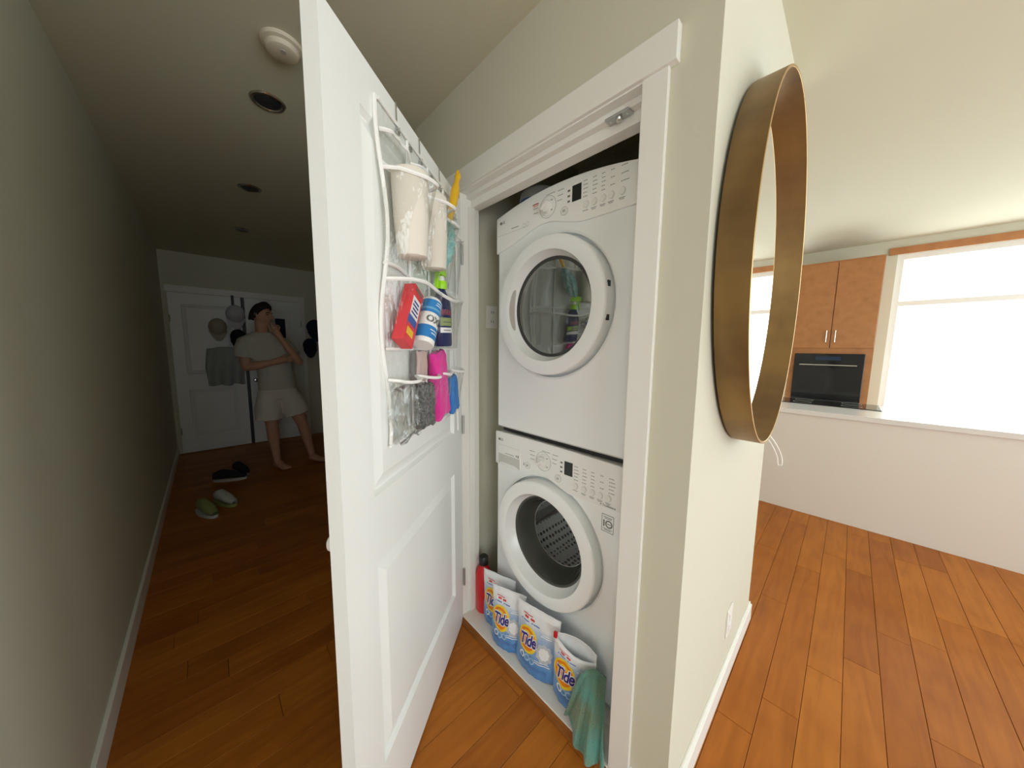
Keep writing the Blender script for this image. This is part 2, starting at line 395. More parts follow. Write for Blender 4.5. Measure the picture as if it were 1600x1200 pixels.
def window(n, horiz, a, b, YN=YN, fl=1):
    # frame with transom bar and mullion, one pane for each light
    f = MB(); t = .05; zt = 1.93
    bars = [(a, b, WZ0, WZ0+t), (a, b, WZ1-t, WZ1), (a, a+t, WZ0+t, WZ1-t), (b-t, b, WZ0+t, WZ1-t), (a+t, b-t, zt-t/2, zt+t/2), ((a+b)/2-t/2, (a+b)/2+t/2, WZ0+t, zt-t/2), ((a+b)/2-t/2, (a+b)/2+t/2, zt+t/2, WZ1-t)]
    for u0, u1, z0, z1 in bars:
        f.box(u0, u1, min(YN+.04*fl, YN+.10*fl), max(YN+.04*fl, YN+.10*fl), z0, z1) if horiz else f.box(XE+.04, XE+.10, u0, u1, z0, z1)
    w_ = struct(f.build('window_%d' % n, 'trim'))
    for u0, u1 in ((a+t, (a+b)/2-t/2), ((a+b)/2+t/2, b-t)):
        for z0, z1 in ((WZ0+t, zt-t/2), (zt+t/2, WZ1-t)):
            m_ = MB()
            m_.box(u0, u1, YN+.069*fl-.003, YN+.069*fl+.003, z0, z1) if horiz else m_.box(XE+.066, XE+.072, u0, u1, z0, z1)
            m_.build('pane', 'window_glass', w_)
    h = MB(); h.box(a-.06, b+.06, min(YN-.018*fl, YN), max(YN-.018*fl, YN), WZ1, WZ1+.07) if horiz else h.box(XE-.018, XE, a-.06, b+.06, WZ1, WZ1+.07)
    h.build('window_head', 'cab_wood', w_)
    h = MB(); h.box(a, b, YN-.04, YN+.04, WZ0-.03, WZ0+.001) if horiz else h.box(XE-.04, XE+.04, a, b, WZ0-.03, WZ0+.001)
    h.build('window_sill', 'trim', w_)
for i, (a, b) in enumerate(NW): window(i+1, True, a, b)
for i, (a, b) in enumerate(EW): window(i+3, False, a, b)
window(6, True, SW[0], SW[1], YS, -1)  # unseen south window, added to brighten the closet front and door edge

# closet door frame
struct(MB().box(-CW-.0208-.02, W+CW+.0208, -.023, 0, HZ, HZ+.0852).build('trim_1', 'trim', bevel=.0015))
struct(MB().box(W, W+CW, -TC, 0, 0, HZ).build('trim_2', 'trim', bevel=.0015))
struct(MB().box(-CW-.02, -.016, -TC, 0, 0, HZ).build('trim_3', 'trim', bevel=.0015))
# head jamb: two steps of stop moulding
struct(MB().box(0, W, -TC+.004, .022, HZ-.004, HZ+.004).box(0, W, .022, .047, 2.102, HZ+.004).box(0, W, .047, JD, 2.069, HZ+.004).build('trim_4', 'trim', bevel=.001))
struct(MB().box(-.016, 0, -TC, JD, 0, HZ-.004).box(0, .011, .03, .062, .035, 2.069).build('trim_5', 'trim', bevel=.001))
struct(MB().box(W-.002, W+.012, -TC+.003, JD, 0, HZ-.004).build('trim_6', 'trim'))
# baseboards
struct(MB().box(XC, XC+.014, .0, LW+.014, 0, .085).box(XC, XC+.008, .0, LW+.008, .085, .10).box(.93, XC, LW, LW+.014, 0, .085).build('baseboard_right', 'trim', bevel=.002))
struct(MB().box(W+CW, XC+.014, -.012, 0, 0, .10).build('baseboard_front', 'trim', bevel=.002))
struct(MB().box(XL, XS, YH, YH+.014, 0, .10).build('baseboard_left', 'trim', bevel=.002))
# closet floor slab and wooden reducer strip
struct(MB().box(-.05, .919, JD-.001, .95, -.016, .035).box(.0, W-.002, -.018, JD, -.016, .035).build('floor_closet', 'platform', bevel=.003))
mb = MB(); prof = [(-.032, 0), (-.031, .008), (-.025, .024), (-.0185, .032), (-.0185, 0)]
n = len(prof); mb.add([(x, y, z) for x in (.001, W-.002) for y, z in prof], [tuple(range(n)), tuple(reversed(range(n, 2*n)))]+[(i, i+n, (i+1) % n+n, (i+1) % n) for i in range(n)])
struct(mb.build('trim_7', 'threshold_wood', bevel=.001))
# metal catch on the head jamb
t = thing('door_catch', 'small grey metal roller catch screwed under the closet door head', 'door catch', (.752, .03, 2.102))
MB().box(-.038, .038, -.016, .016, -.006, .001).build('catch_plate', 'steel_dull', t, bevel=.002)
MB().lathe([(.0, -.016), (.006, -.0155), (.009, -.012), (.010, -.006)], 16).build('roller', 'chrome', t, smooth=True)
for s in (-1, 1): MB().lathe([(.0, -.0075), (.003, -.0072), (.0035, -.006)], 10, c=(s*.026, 0, 0)).build('screw', 'chrome', t)

# ------------------------------------------------------------------ the open closet door
TH = R(51.875); WD = .872; DT, DB = 2.084, .008
HP = (.0041, -TC, 0)
d1 = bpy.data.objects.new('door_1', None); COL.objects.link(d1); d1.location = HP; d1.rotation_euler = (0, 0, -TH); struct(d1)
PX0, PX1 = .116, .749
PANELS = [(1.036, 1.972), (.240, .847)]
def door_leaf(parent, w_, z0, z1, th, panels, mt, name='leaf', prx=None, both=True):
    """solid frame with a recessed, raised-field panel in each opening"""
    px0, px1 = prx or (PX0, PX1)
    f = MB().box(0, px0, -th, 0, z0, z1).box(px1, w_, -th, 0, z0, z1)
    zs = [z0]+[q for p in sorted(panels) for q in p]+[z1]
    for i in range(0, len(zs), 2): f.box(px0, px1, -th, 0, zs[i], zs[i+1])
    me = f.build(name, mt, parent)
    for p0, p1 in panels:
        # moulding profile (inset distance, depth below face)
        pr = [(0, 0), (.003, -.005), (.009, -.013), (.013, -.014), (.046, -.003), (.048, -.0025)]
        for sgn in ((1, -1) if both else (1,)):
            m_ = MB(); v = []; fs = []
            for ins, dp in pr:
                y = dp if sgn > 0 else -th-dp
                v += [(px0+ins, y, p0+ins), (px1-ins, y, p0+ins), (px1-ins, y, p1-ins), (px0+ins, y, p1-ins)]
            for j in range(len(pr)-1):
                for k in range(4): fs.append((j*4+k, j*4+(k+1) % 4, j*4+4+(k+1) % 4, j*4+4+k))
            e = (len(pr)-1)*4; fs.append((e, e+1, e+2, e+3)); m_.add(v, fs); m_.build('panel', mt, parent)
    return me
door_leaf(d1, WD, DB, DT, .036, PANELS, 'door_paint')
# knobs, latch, hinges
for sgn, y in ((-1, -.036), (1, 0)):
    if sgn > 0: continue
    k = MB().lathe([(.0, -.050), (.014, -.049), (.021, -.043), (.0225, -.036), (.018, -.028), (.010, -.023), (.009, -.007), (.026, -.005), (.028, 0)], 28, axis='y', c=(WD-.062, y, .945)).build('knob', 'trim', d1, smooth=True)
for z in (.25, 1.05, 1.85):
    hg = MB().tube([(-.004, .006, z-.045), (-.004, .006, z+.045)], .006, 12).build('hinge', 'steel_dull', d1, smooth=True)

# ------------------------------------------------------------------ washer and dryer
def appliance(name, label, cat, loc, H, ztop_mid, dryer):
    t = thing(name, label, cat, loc, group=None)
    Wd, D = .686, .68; cx = .329; cz = .556 if dryer else .541
    z0 = .002 if dryer else .015; DZ = 0 if dryer else .013
    RG = .286
    # body: front shell with a round hole
    mb = MB(); N = 64
    hole = [(cx+RG*math.cos(2*math.pi*k/N), cz+RG*math.sin(2*math.pi*k/N)) for k in range(N)]
    ztop = H-.012
    def outer(a):
        c_, s_ = math.cos(a), math.sin(a); tx = ((Wd-cx) if c_ > 0 else cx)/max(abs(c_), 1e-9); tz = ((ztop-cz) if s_ > 0 else (cz-z0))/max(abs(s_), 1e-9)
        q = min(tx, tz); return (cx+c_*q, cz+s_*q)
    angs = sorted(set([2*math.pi*k/N for k in range(N)]+[math.atan2(z-cz, x-cx) % (2*math.pi) for x in (0, Wd) for z in (z0, ztop)]))
    M_ = len(angs)
    v = []
    for a in angs: x, z = outer(a); v.append((x, .012, z))
    for a in angs:
        x, z = outer(a); x = min(max(x, .009), Wd-.009); z = min(max(z, z0+.009), ztop-.004); v.append((x, 0, z))
    for a in angs: v.append((cx+(RG+.016)*math.cos(a), 0, cz+(RG+.016)*math.sin(a)))
    for a in angs: v.append((cx+(RG+.008)*math.cos(a), -.0035, cz+(RG+.008)*math.sin(a)))
    for a in angs: v.append((cx+RG*math.cos(a), .002, cz+RG*math.sin(a)))
    for a in angs: v.append((cx+(RG-.003)*math.cos(a), .035, cz+(RG-.003)*math.sin(a)))
    for a in angs: v.append((cx+.235*math.cos(a), .036, cz+.235*math.sin(a)))
    f = []
    for j in range(6):
        for k in range(M_): f.append((j*M_+k, j*M_+(k+1) % M_, (j+1)*M_+(k+1) % M_, (j+1)*M_+k))
    # shell sides back
    nb = len(v)
    for a in angs: x, z = outer(a); v.append((x, D, z))
    for k in range(M_): f.append((k, nb+k, nb+(k+1) % M_, (k+1) % M_))
    f.append(tuple(nb+k for k in range(M_)))
    mb.add(v, f); mb.build('cabinet', 'enamel', t, smooth=True, ang=28)
    for fx in (.06, Wd-.06):
        for fy in (.05, D-.06):
            MB().lathe([(.022, -.001 if not dryer else 0), (.024, .006), (.018, z0+.004)], 16, c=(fx, fy, 0), caps=(True, True)).build('foot', 'rubber', t, smooth=True)
    # control panel
    top = []; nt_ = 24
    for k in range(nt_+1):
        x = Wd-k*Wd/nt_; u = x/Wd*2-1
        top.append((x, H+(ztop_mid-H)*(1-u*u)))
    ctl = ([(0, .825), (.062, .838), (.125, .853), (.191, .872), (.250, .887), (.290, .891), (.330, .888), (.403, .868), (.462, .853), (.52, .8505), (Wd, .850)] if dryer else
           [(0, .815), (.10, .814), (.178, .815), (.235, .832), (.284, .840), (.325, .838), (.375, .825), (.432, .807), (.475, .803), (Wd, .812)])
    bot = [(p_.x, p_.z) for p_ in spline([(x, 0, z) for x, z in ctl], 5)]
    poly = bot+top
    PF = -.009
    cp = MB().prism(poly, PF, .004).build('control_panel', 'panel_plastic', t, bevel=.003, smooth=True)
    MB().box(.002, Wd-.002, .004, D*.97, H-.012-.03, H-.004).build('top_cover', 'panel_plastic', t, bevel=.004)
    # door: ring + glass
    ring = [(.2745, .035), (.275, -.030), (.2735, -.037), (.269, -.0415), (.262, -.043), (.222, -.043), (.2175, -.0415), (.2155, -.037)]
    ring += [(.201, .004), (.195, .012)] if dryer else [(.200, .002), (.192, .012)]
    dr = MB().lathe(ring, 96, axis='y', c=(cx, 0, cz)).build('door_ring', 'enamel', t, smooth=True, ang=24)
    if dryer:
        MB().lathe([(.0, .0025), (.06, .0027), (.12, .0035), (.17, .005), (.1985, .007)], 64, axis='y', c=(cx, 0, cz)).build('door_glass', 'dryer_glass', dr, smooth=True)
        MB().lathe([(.2005, .002), (.194, .0025), (.188, .005)], 64, axis='y', c=(cx, 0, cz)).build('glass_gasket', 'rubber', dr, smooth=True)
        # dark backing drum mouth
        MB().lathe([(.0, .13), (.23, .13), (.235, .037)], 40, axis='y', c=(cx, 0, cz)).build('drum', 'dark_gap', t, smooth=True)
    else:
        MB().lathe([(.1965, .006), (.188, .010), (.176, .035), (.160, .080), (.150, .098)], 64, axis='y', c=(cx, 0, cz)).build('glass_bowl', 'bowl_glass', dr, smooth=True)
        MB().lathe([(.150, .098), (.10, .105), (.05, .108), (.0, .109)], 64, axis='y', c=(cx, 0, cz)).build('bowl_front', 'bowl_front_glass', dr, smooth=True)
        MB().tube([(cx+.150*math.cos(2*math.pi*k/60), .098, cz+.150*math.sin(2*math.pi*k/60)) for k in range(60)], .0018, 6, True).build('bowl_rim', 'chrome', dr, smooth=True)
        MB().lathe([(.212, .038), (.206, .045), (.222, .052), (.20, .085), (.215, .115)], 64, axis='y', c=(cx, 0, cz)).build('door_gasket', 'rubber', t, smooth=True)
        dm = MB().lathe([(.235, .115), (.243, .14), (.243, .46), (.23, .475), (.08, .468), (.0, .462)], 72, axis='y', c=(cx, 0, cz)).build('drum', 'drum', t, smooth=True)
        for k in range(3):
            a = R(75+120*k); ca, sa = math.cos(a), math.sin(a)
            MB().grid(lambda u, v: (cx+ca*(.243-.055*math.sin(math.pi*u))-sa*(.06*(u-.5)), .15+.29*v, cz+sa*(.243-.055*math.sin(math.pi*u))+ca*(.06*(u-.5))), 8, 4).build('lifter', 'chrome', dm, smooth=True)
    # grip pocket on the inner bevel at the left
    gp = MB()
    def gpf(u, v):
        q = .42+(v-.5)*.62*math.sin(math.pi*min(.999, max(.001, u)))**.35; rr_ = .2155-.0145*q; a = math.pi+R(-25+50*u)
        return (cx+rr_*math.cos(a)+.0008, -.037+.041*q, cz+rr_*math.sin(a))
    gp.grid(gpf, 30, 3)
    if dryer: gp.build('grip_pocket', 'handle_grey', dr, smooth=True)
    for a in ((12, -12) if dryer else ()):
        x, z = cx+.275*math.cos(R(a)), cz+.275*math.sin(R(a))
        MB().box(x-.003, x+.0035, -.026, -.012, z-.010, z+.010).build('hinge_slot', 'black', dr)
    # ---- marks and controls on the panel
    def mark(nm, mtl, parent, quads, y=PF-.0006):
        m_ = MB()
        for x0, x1, z0_, z1_ in quads: m_.box(x0, x1, y, PF+.001, z0_, z1_)
        o_ = m_.build(nm, mtl, parent)
        if len(quads) > 1: o_['kind'] = 'stuff'
        return o_
    def disc(nm, mtl, x, z, r_, h, parent, r_in=0):
        pr = [(r_in, -h), (r_*.93, -h), (r_, -h+.0012), (r_, .001)] if not r_in else [(r_in, .001), (r_in, -h), (r_, -h), (r_, .001)]
        return MB().lathe(pr, 28, axis='y', c=(x, PF, z)).build(nm, mtl, parent, smooth=True)
    kx, kz = (.310, .947) if dryer else (.316, .890+DZ)
    disc('knob_ring', 'ring_line', kx, kz, .0420, .0012, cp, .0400)
    kb = MB().lathe([(.0, -.020), (.018, -.0198), (.022, -.018), (.0245, -.006), (.033, -.004), (.034, .001)], 40, axis='y', c=(kx, PF, kz)).build('knob', 'button', t, smooth=True)
    MB().box(kx-.0215, kx+.0215, PF-.030, PF-.018, kz-.006, kz+.006).xf(Matrix.Translation((kx, 0, kz)) @ Matrix.Rotation(R(-38), 4, 'Y') @ Matrix.Translation((-kx, 0, -kz))).build('knob_grip', 'button', kb, bevel=.003)
    for a in (-38, 40):
        x, z = kx+.029*math.cos(R(a)), kz+.029*math.sin(R(a)); MB().box(x-.004, x+.004, PF-.0056, PF-.004, z-.0016, z+.0016).build('knob_mark', 'ink', kb)
    dxc, dzc = (.447, .957) if dryer else (.448, .895+DZ)
    MB().box(dxc-.020, dxc+.020, PF-.0012, PF+.001, dzc-.028, dzc+.028).build('display', 'display', t)
    px, pz = (.392, .908) if dryer else (.397, .840+DZ)
    disc('button_ring', 'ring_line', px, pz, .0165, .0010, cp, .0152)
    b_ = disc('button', 'button', px, pz, .0135, .003, t)
    m_ = MB(); 
    for s in (-.0032, .0032): m_.box(px+s-.0013, px+s+.0013, PF-.0036, PF-.002, pz-.0045, pz+.0045)
    m_.build('button_symbol', 'ink', b_)['kind'] = 'stuff'
    bx = (.487, .521, .556, .587, .627) if dryer else (.484, .522, .559, .593, .627); bz = .903 if dryer else .836+DZ
    for x in bx:
        b_ = disc('button', 'button', x, bz, .0105, .003, t)
        m_ = MB(); m_.grid(lambda u, v: (x+(.0125+.0012*v)*math.cos(R(-85+170*u)), PF-.0007, bz+(.0125+.0012*v)*math.sin(R(-85+170*u))), 14, 1); m_.build('button_arc', 'ring_line', b_)
    # fine print: dot and dash rows, too small to read
    q = []; ind = []
    cols = ([(.482, 5, .013), (.521, 5, .012), (.556, 5, .008), (.590, 3, .009), (.628, 3, .022)] if dryer else
            [(.482, 5, .016), (.521, 5, .013), (.559, 5, .010), (.598, 3, .010), (.634, 5, .020)])
    ztx = .986 if dryer else .914+DZ
    for x, nrow, ln in cols:
        st = .0135 if nrow == 5 else .024
        for k in range(nrow):
            z = ztx-k*st-(x-.482)*.02
            ind.append((x-.0055, x-.0025, z-.0016, z+.0016)); q.append((x, x+ln*(.7+.3*((k*7) % 3)/2), z-.0011, z+.0011))
    mark('indicator', 'ink', cp, ind); mark('fine_print', 'ink_soft', cp, q)
    q = [(x-.011, x+.011, bz-.0205, bz-.0185) for x in bx]+[(x-.008, x+.008, bz-.0250, bz-.0232) for x in bx[1:]]
    for k, dz in enumerate((.03, .012, -.006)):
        q.append((kx-.082+.003*k, kx-.052, kz+dz-.001, kz+dz+.0013)); q.append((kx+.048, kx+.078-.004*k, kz+dz+.012, kz+dz+.0142))
    q += [(kx-.01, kx+.035, kz+.0445, kz+.0465)]
    mark('fine_print', 'ink_soft', cp, q)
    mark('program_key', 'ink', cp, [(dxc-.041, dxc-.030, dzc+.017-.019*k-.0035, dzc+.017-.019*k+.0035) for k in range(3)])
    if dryer: mark('red_print', 'ink_red', cp, [(kx-.082, kx-.050, kz+.026, kz+.030), (kx-.078, kx-.052, kz+.020, kz+.0225)])
    def letters(nm, s, x, z, size, mtl, parent, y=PF-.0006, off=0, align='CENTER'):
        vv, ff = text2d(s, size, off, align=align)
        return MB().add([(x+a, y, z+b) for a, b in vv], ff).build(nm, mtl, parent)
    lx, lz = (.030, .955) if dryer else (.028, .942)
    disc('brand_mark', 'ink', lx, lz, .0065, .0007, cp)
    letters('brand_lettering', 'LG', lx+.0175, lz, .016, 'ink', cp, off=.0004)
    # seam / dispenser
    if dryer:
        mark('seam', 'ring_line', cp, [(.004, .20, .902, .9032)], PF-.0004)
        mark('fine_print', 'ink_soft', cp, [(.10, .145, .915, .918)])
        for x in (.178, .200):
            m_ = MB(); m_.grid(lambda u, v: (x+(.007+.001*v)*math.cos(2*math.pi*u), PF-.0007, .900+x*.06+(.007+.001*v)*math.sin(2*math.pi*u)), 18, 1); m_.build('care_symbol', 'ink_soft', cp)
    else:
        dw = MB().box(.022, .178, PF-.004, PF+.001, .828, .918).build('detergent_drawer', 'panel_plastic', t, bevel=.004)
        MB().grid(lambda u, v: (.028+.146*u, PF-.0044+.0002*v, .833+.040*v-.012*(abs(u-.5)*2)**6*(1-v)+.0*u), 16, 4).build('drawer_pull', 'drawer_grey', dw, smooth=True)
        mark('drawer_print', 'ink_soft', dw, [(.075, .135, .880, .8825), (.150, .156, .880, .889), (.161, .168, .878, .890)], PF-.0047)
        for x, z in ((.222, .860),):
            disc('button_ring', 'ring_line', x, z, .0155, .001, cp, .0145)
            b_ = disc('button', 'button', x, z, .012, .003, t); mark('button_symbol', 'ink_soft', b_, [(x-.004, x+.004, z-.004, z+.004)], PF-.0036)
        mark('fine_print', 'ink_soft', cp, [(.196, .201, .854, .867)])
        letters('brand_lettering', 'TrueBalance', .632, .8185, .0105, 'ink', cp, off=.0002)
        disc('brand_mark', 'ink', .5985, .8185, .0026, .0007, cp)
        # warranty badge on the front shell
        bdg = MB(); x0, x1, z0_, z1_ = .600, .649, .7130, .7800
        for r_ in ((x0, x1, z0_, z0_+.0016), (x0, x1, z1_-.0016, z1_), (x0, x0+.0016, z0_, z1_), (x1-.0016, x1, z0_, z1_)): bdg.box(r_[0], r_[1], -.0008, .001, r_[2], r_[3])
        bd = bdg.build('badge', 'ink', t)
        m_ = MB().box(.607, .612, -.0009, .001, .7330, .7580)
        m_.grid(lambda u, v: (.630+(.0100+.0050*v)*math.cos(2*math.pi*u), -.0009, .7455+(.0100+.0050*v)*math.sin(2*math.pi*u)), 28, 1)
        m_.box(.622, .638, -.0009, .001, .7443, .7467); m_.build('badge_numeral', 'ink', bd)
        m_ = MB()
        for z, a, b in ((.7705, .607, .643), (.7655, .612, .640), (.7255, .606, .643), (.7205, .611, .638)): m_.box(a, b, -.0009, .001, z-.001, z+.001)
        m_.build('badge_print', 'ink_soft', bd)['kind'] = 'stuff'
    return t
AX, AY = .092, .1372
appliance('clothes_dryer', 'white front-loading clothes dryer with dark grey porthole stacked on top of the washer', 'dryer', (AX, AY, 1.034), .981, 1.021, True)
appliance('washing_machine', 'white front-loading washing machine with clear porthole and steel drum under the dryer', 'washer', (AX, AY, .036), .978, .983, False)
# stacking kit between them
o = MB().box(AX+.012, AX+.674, AY+.03, AY+.62, 1.0145, 1.0338).build('stacking_bracket', 'dark_gap', bevel=.003)
tag(o, 'thin dark stacking bracket in the gap between washer and dryer', 'bracket')

# detergent tub on top of the dryer, closet outlet
t = thing('detergent_tub', 'white plastic tub with a blue label lying on top of the dryer', 'tub', (.19, .30, 2.012))
MB().lathe([(.0, 0), (.085, 0), (.094, .01), (.096, .115), (.090, .140), (.07, .152), (.0, .156)], 40, sy=.8).build('tub', 'label_white', t, smooth=True)
MB().grid(lambda u, v: (.0970*math.cos(R(190+140*u)), .0970*.8*math.sin(R(190+140*u)), .020+.080*v*(1-.25*(2*u-1)**2)), 20, 4).build('tub_label', 'tide_blue', t, smooth=True)
t = thing('wall_outlet', 'white electrical outlet plate on the closet side wall beside the dryer', 'outlet', (-.05, .215, 1.585))
MB().box(0, .006, -.036, .036, -.058, .058).build('outlet_plate', 'trim', t, bevel=.002)
for s in (-.024, .024):
    f_ = MB().box(.006, .0085, -.017, .017, s-.014, s+.014).build('socket', 'label_white', t, bevel=.001)
    MB().box(.0085, .009, -.008, -.005, s-.006, s+.006).box(.0085, .009, .005, .008, s-.006, s+.006).build('slot', 'black', f_)
t = thing('wall_outlet', 'white outlet plate low on the bright wall beneath the oval mirror', 'outlet', (XC, .64, .285))
MB().box(0, .006, -.040, .040, -.060, .060).build('outlet_plate', 'trim', t, bevel=.002)
for s in (-.024, .024):
    f_ = MB().box(.006, .0085, -.017, .017, s-.014, s+.014).build('socket', 'label_white', t, bevel=.001)

# ------------------------------------------------------------------ detergent pouches
def pouch(label, loc, rz, wd, ht, lean, opened=False, seed=0):
    t = thing('detergent_pouch', label, 'pouch', loc, (0, 0, R(rz)), 'laundry detergent pouches in front of the washer')
    rnd = random.Random(seed); ph = [rnd.uniform(0, 6.28) for _ in range(6)]
    def sf(u, v, side=-1, off=0):
        # u in -1..1, v 0..1
        dep = (.030*(1-v)**.55*(1-v*.25)+.0015)*(1-min(1, abs(u))**2.4)
        if v < .10: dep *= .80+2*v
        if opened and v > .45: dep += (.026 if side > 0 else .004)*((v-.45)/.55)**1.4*(1-u*u)
        wv = 1-.05*math.sin(math.pi*v)-(.07*(1-v/.12)**2 if v < .12 else 0)
        x = u*wd/2*wv
        z = ht*v+.010*(u*u)*(1-v)**4
        if opened and side < 0: z -= .030*v**6*max(0, math.sin(math.pi*(u*.5+.5)))**1+.03*v**4*(u*.5+.5)
        wr = .0022*math.sin(7*u+9*v+ph[0])*math.sin(5*v*3+ph[1])+.0012*math.sin(17*u-11*v+ph[2])
        y = side*(dep+off)+wr*(1-.5*v)+lean*v**1.2
        return (x, y, max(z, .0008))
    NU, NV = 26, 26
    m_ = MB()
    m_.grid(lambda a, b: sf(a*2-1, b, -1), NU, NV)
    m_.grid(lambda a, b: sf(a*2-1, b, 1), NU, NV)
    m_.grid(lambda a, b: tuple(Vector(sf(a*2-1, 0, -1)).lerp(Vector(sf(a*2-1, 0, 1)), b)), NU, 4)
    m_.build('bag', 'pouch_print', t, smooth=True, ang=60)
    # everything printed on the front follows the bag surface
    def pmap(a, b, k): return sf(a/(wd/2), b/ht, -1, .0005+.0004*k)
    def pdisc(nm, mtl, cx, cz, rx, rz_, k, parent, rin=0, jag=0):
        q = MB(); q.grid(lambda u, v: pmap(cx+(rx*(rin+(1-rin)*v)*(1+jag*math.sin(9*2*math.pi*u)*v))*math.cos(2*math.pi*u), cz+rz_*(rin+(1-rin)*v)*(1+jag*math.sin(9*2*math.pi*u)*v)*math.sin(2*math.pi*u), k), 36, 6)
        return q.build(nm, mtl, parent, smooth=True)
    def pbar(nm, mtl, rects, k, parent):
        q = MB()
        for x0, x1, z0, z1 in rects: q.grid(lambda u, v: pmap(x0+(x1-x0)*u, z0+(z1-z0)*v, k), 8, 2)
        o_ = q.build(nm, mtl, parent, smooth=True)
        if len(rects) > 1: o_['kind'] = 'stuff'
        return o_
    lx, lz = -wd*.19, ht*.50
    lg = pdisc('logo', 'tide_yellow', lx, lz, .052, .058, 1, t)
    pdisc('logo_ring', 'tide_orange', lx-.002, lz+.001, .043, .048, 2, lg, jag=.012)
    pdisc('logo_ring', 'tide_yellow', lx-.004, lz+.003, .031, .034, 3, lg)
    pdisc('logo_ring', 'tide_orange', lx-.006, lz+.006, .022, .024, 4, lg)
    for off, mtl, k, sz in ((.0052, 'tide_white', 5, .062), (.0016, 'tide_navy', 7, .062)):
        vv, ff = text2d('Tide', sz, off, .18, space=.92, fine=3)
        q = MB().add([pmap(max(-wd*.478, lx+.003+a*.84), lz-.002+b*1.12+a*.10, k) for a, b in vv], ff)
        q.build('logo_lettering', mtl, lg)
    pbar('white_header', 'tide_white', [(-wd*.46, wd*.46, ht*.90, ht*.985)], 1, t)
    pbar('red_print', 'tide_red', [(-wd*.34, -wd*.10, ht*.855, ht*.868), (-wd*.30, -wd*.20, ht*.805, ht*.838), (-wd*.15, -wd*.05, ht*.800, ht*.833)], 2, t)
    pbar('blue_print', 'tide_blue', [(-wd*.38, -wd*.35, ht*.755, ht*.775), (-wd*.33, -wd*.18, ht*.757, ht*.772), (-wd*.12, -wd*.09, ht*.752, ht*.772), (-wd*.07, wd*.08, ht*.755, ht*.770)], 2, t)
    pbar('pale_print', 'tide_white', [(wd*.12, wd*.36, ht*.66, ht*.675), (wd*.16, wd*.36, ht*.69, ht*.70), (wd*.02, wd*.36, ht*.245, ht*.257), (wd*.02, wd*.34, ht*.275, ht*.285)], 2, t)
    pbar('bottom_band', 'tide_band', [(-wd*.36, wd*.30, ht*.12, ht*.165)], 2, t)
    pdisc('pod_picture', 'tide_grey', wd*.22, ht*.42, .037, .040, 1, t, jag=.10)
    pdisc('pod_picture', 'tide_white', wd*.22, ht*.42, .024, .026, 2, t, jag=.06)
    for k, x in enumerate((-.30, -.17, -.04)):
        pdisc('round_print', ('tide_white', 'tide_light', 'tide_light')[k], wd*x, ht*.235, .013, .014, 2, t, rin=.62)
    if opened:
        m_ = MB().tube([sf(a/14*2-1, 1, 1) for a in range(15)], .0016, 6); m_.build('bag_rim', 'tide_white', t, smooth=True)
        MB().box(-wd/2-.002, -wd/2+.014, -.006, .006, ht-.018, ht+.006).build('slider_tab', 'red_plastic', t, bevel=.003, loc=(0, lean, 0))
    return t
pouch('blue detergent pouch leaning beside the red bottle', (.178, .080, .035), 16, .188, .275, .004, seed=1)
pouch('blue detergent pouch between the pouch by the red bottle and the widest pouch', (.290, .036, .035), 19, .175, .275, .016, seed=2)
pouch('widest blue detergent pouch with a grey starburst picture standing below the washer porthole', (.463, .044, .035), 10, .212, .285, .014, seed=3)
pouch('opened blue detergent pouch with a gaping top partly under the teal cloth', (.648, .052, .035), 12, .175, .262, .004, True, seed=4)

# red bottle
t = thing('cleaner_bottle', 'red plastic bottle with a black cap behind the detergent pouches', 'bottle', (.040, .093, .035))
MB().lathe([(.0, 0), (.043, 0), (.047, .006), (.048, .12), (.046, .195), (.039, .228), (.024, .246), (.020, .252), (.020, .262)], 36, sy=.84).build('bottle_body', 'red_plastic', t, smooth=True, ang=60)
MB().lathe([(.0235, .256), (.024, .262), (.0235, .296), (.020, .301), (.0, .302)], 24).build('cap', 'black', t, smooth=True)

# teal cloth hung over the opened pouch
topc = spline([(.700, .022, .235), (.724, .040, .262), (.742, .066, .255), (.760, .098, .215)], 6)
midc = spline([(.672, .004, .145), (.712, -.006, .150), (.752, .000, .155), (.788, .040, .140)], 6)
botc = spline([(.655, -.002, .060), (.725, -.036, .038), (.785, -.050, .016), (.832, -.022, .045)], 6)
NB = len(topc)
def clothf(u, v):
    i = u*(NB-1); a = int(min(i, NB-2)); f_ = i-a
    T = topc[a].lerp(topc[a+1], f_); K = midc[a].lerp(midc[a+1], f_); Bq = botc[a].lerp(botc[a+1], f_)
    p = T*(1-v)**2*1+K*2*v*(1-v)+Bq*v*v
    p = p+Vector((.004, -.011, 0))*math.sin(u*19+v*1.5)*min(1, v*1.6)+Vector((0, -.004, .003))*math.sin(u*41+v*7)*v
    p.z += .010*math.sin(u*12)*v**4
    return p
o = MB().grid(clothf, 48, 40).build('cleaning_cloth', 'cloth_green', smooth=True)
md = o.modifiers.new('thickness', 'SOLIDIFY'); md.thickness = .004; md.offset = 0
tag(o, 'stained teal microfibre cloth draped over the opened detergent pouch', 'cloth')

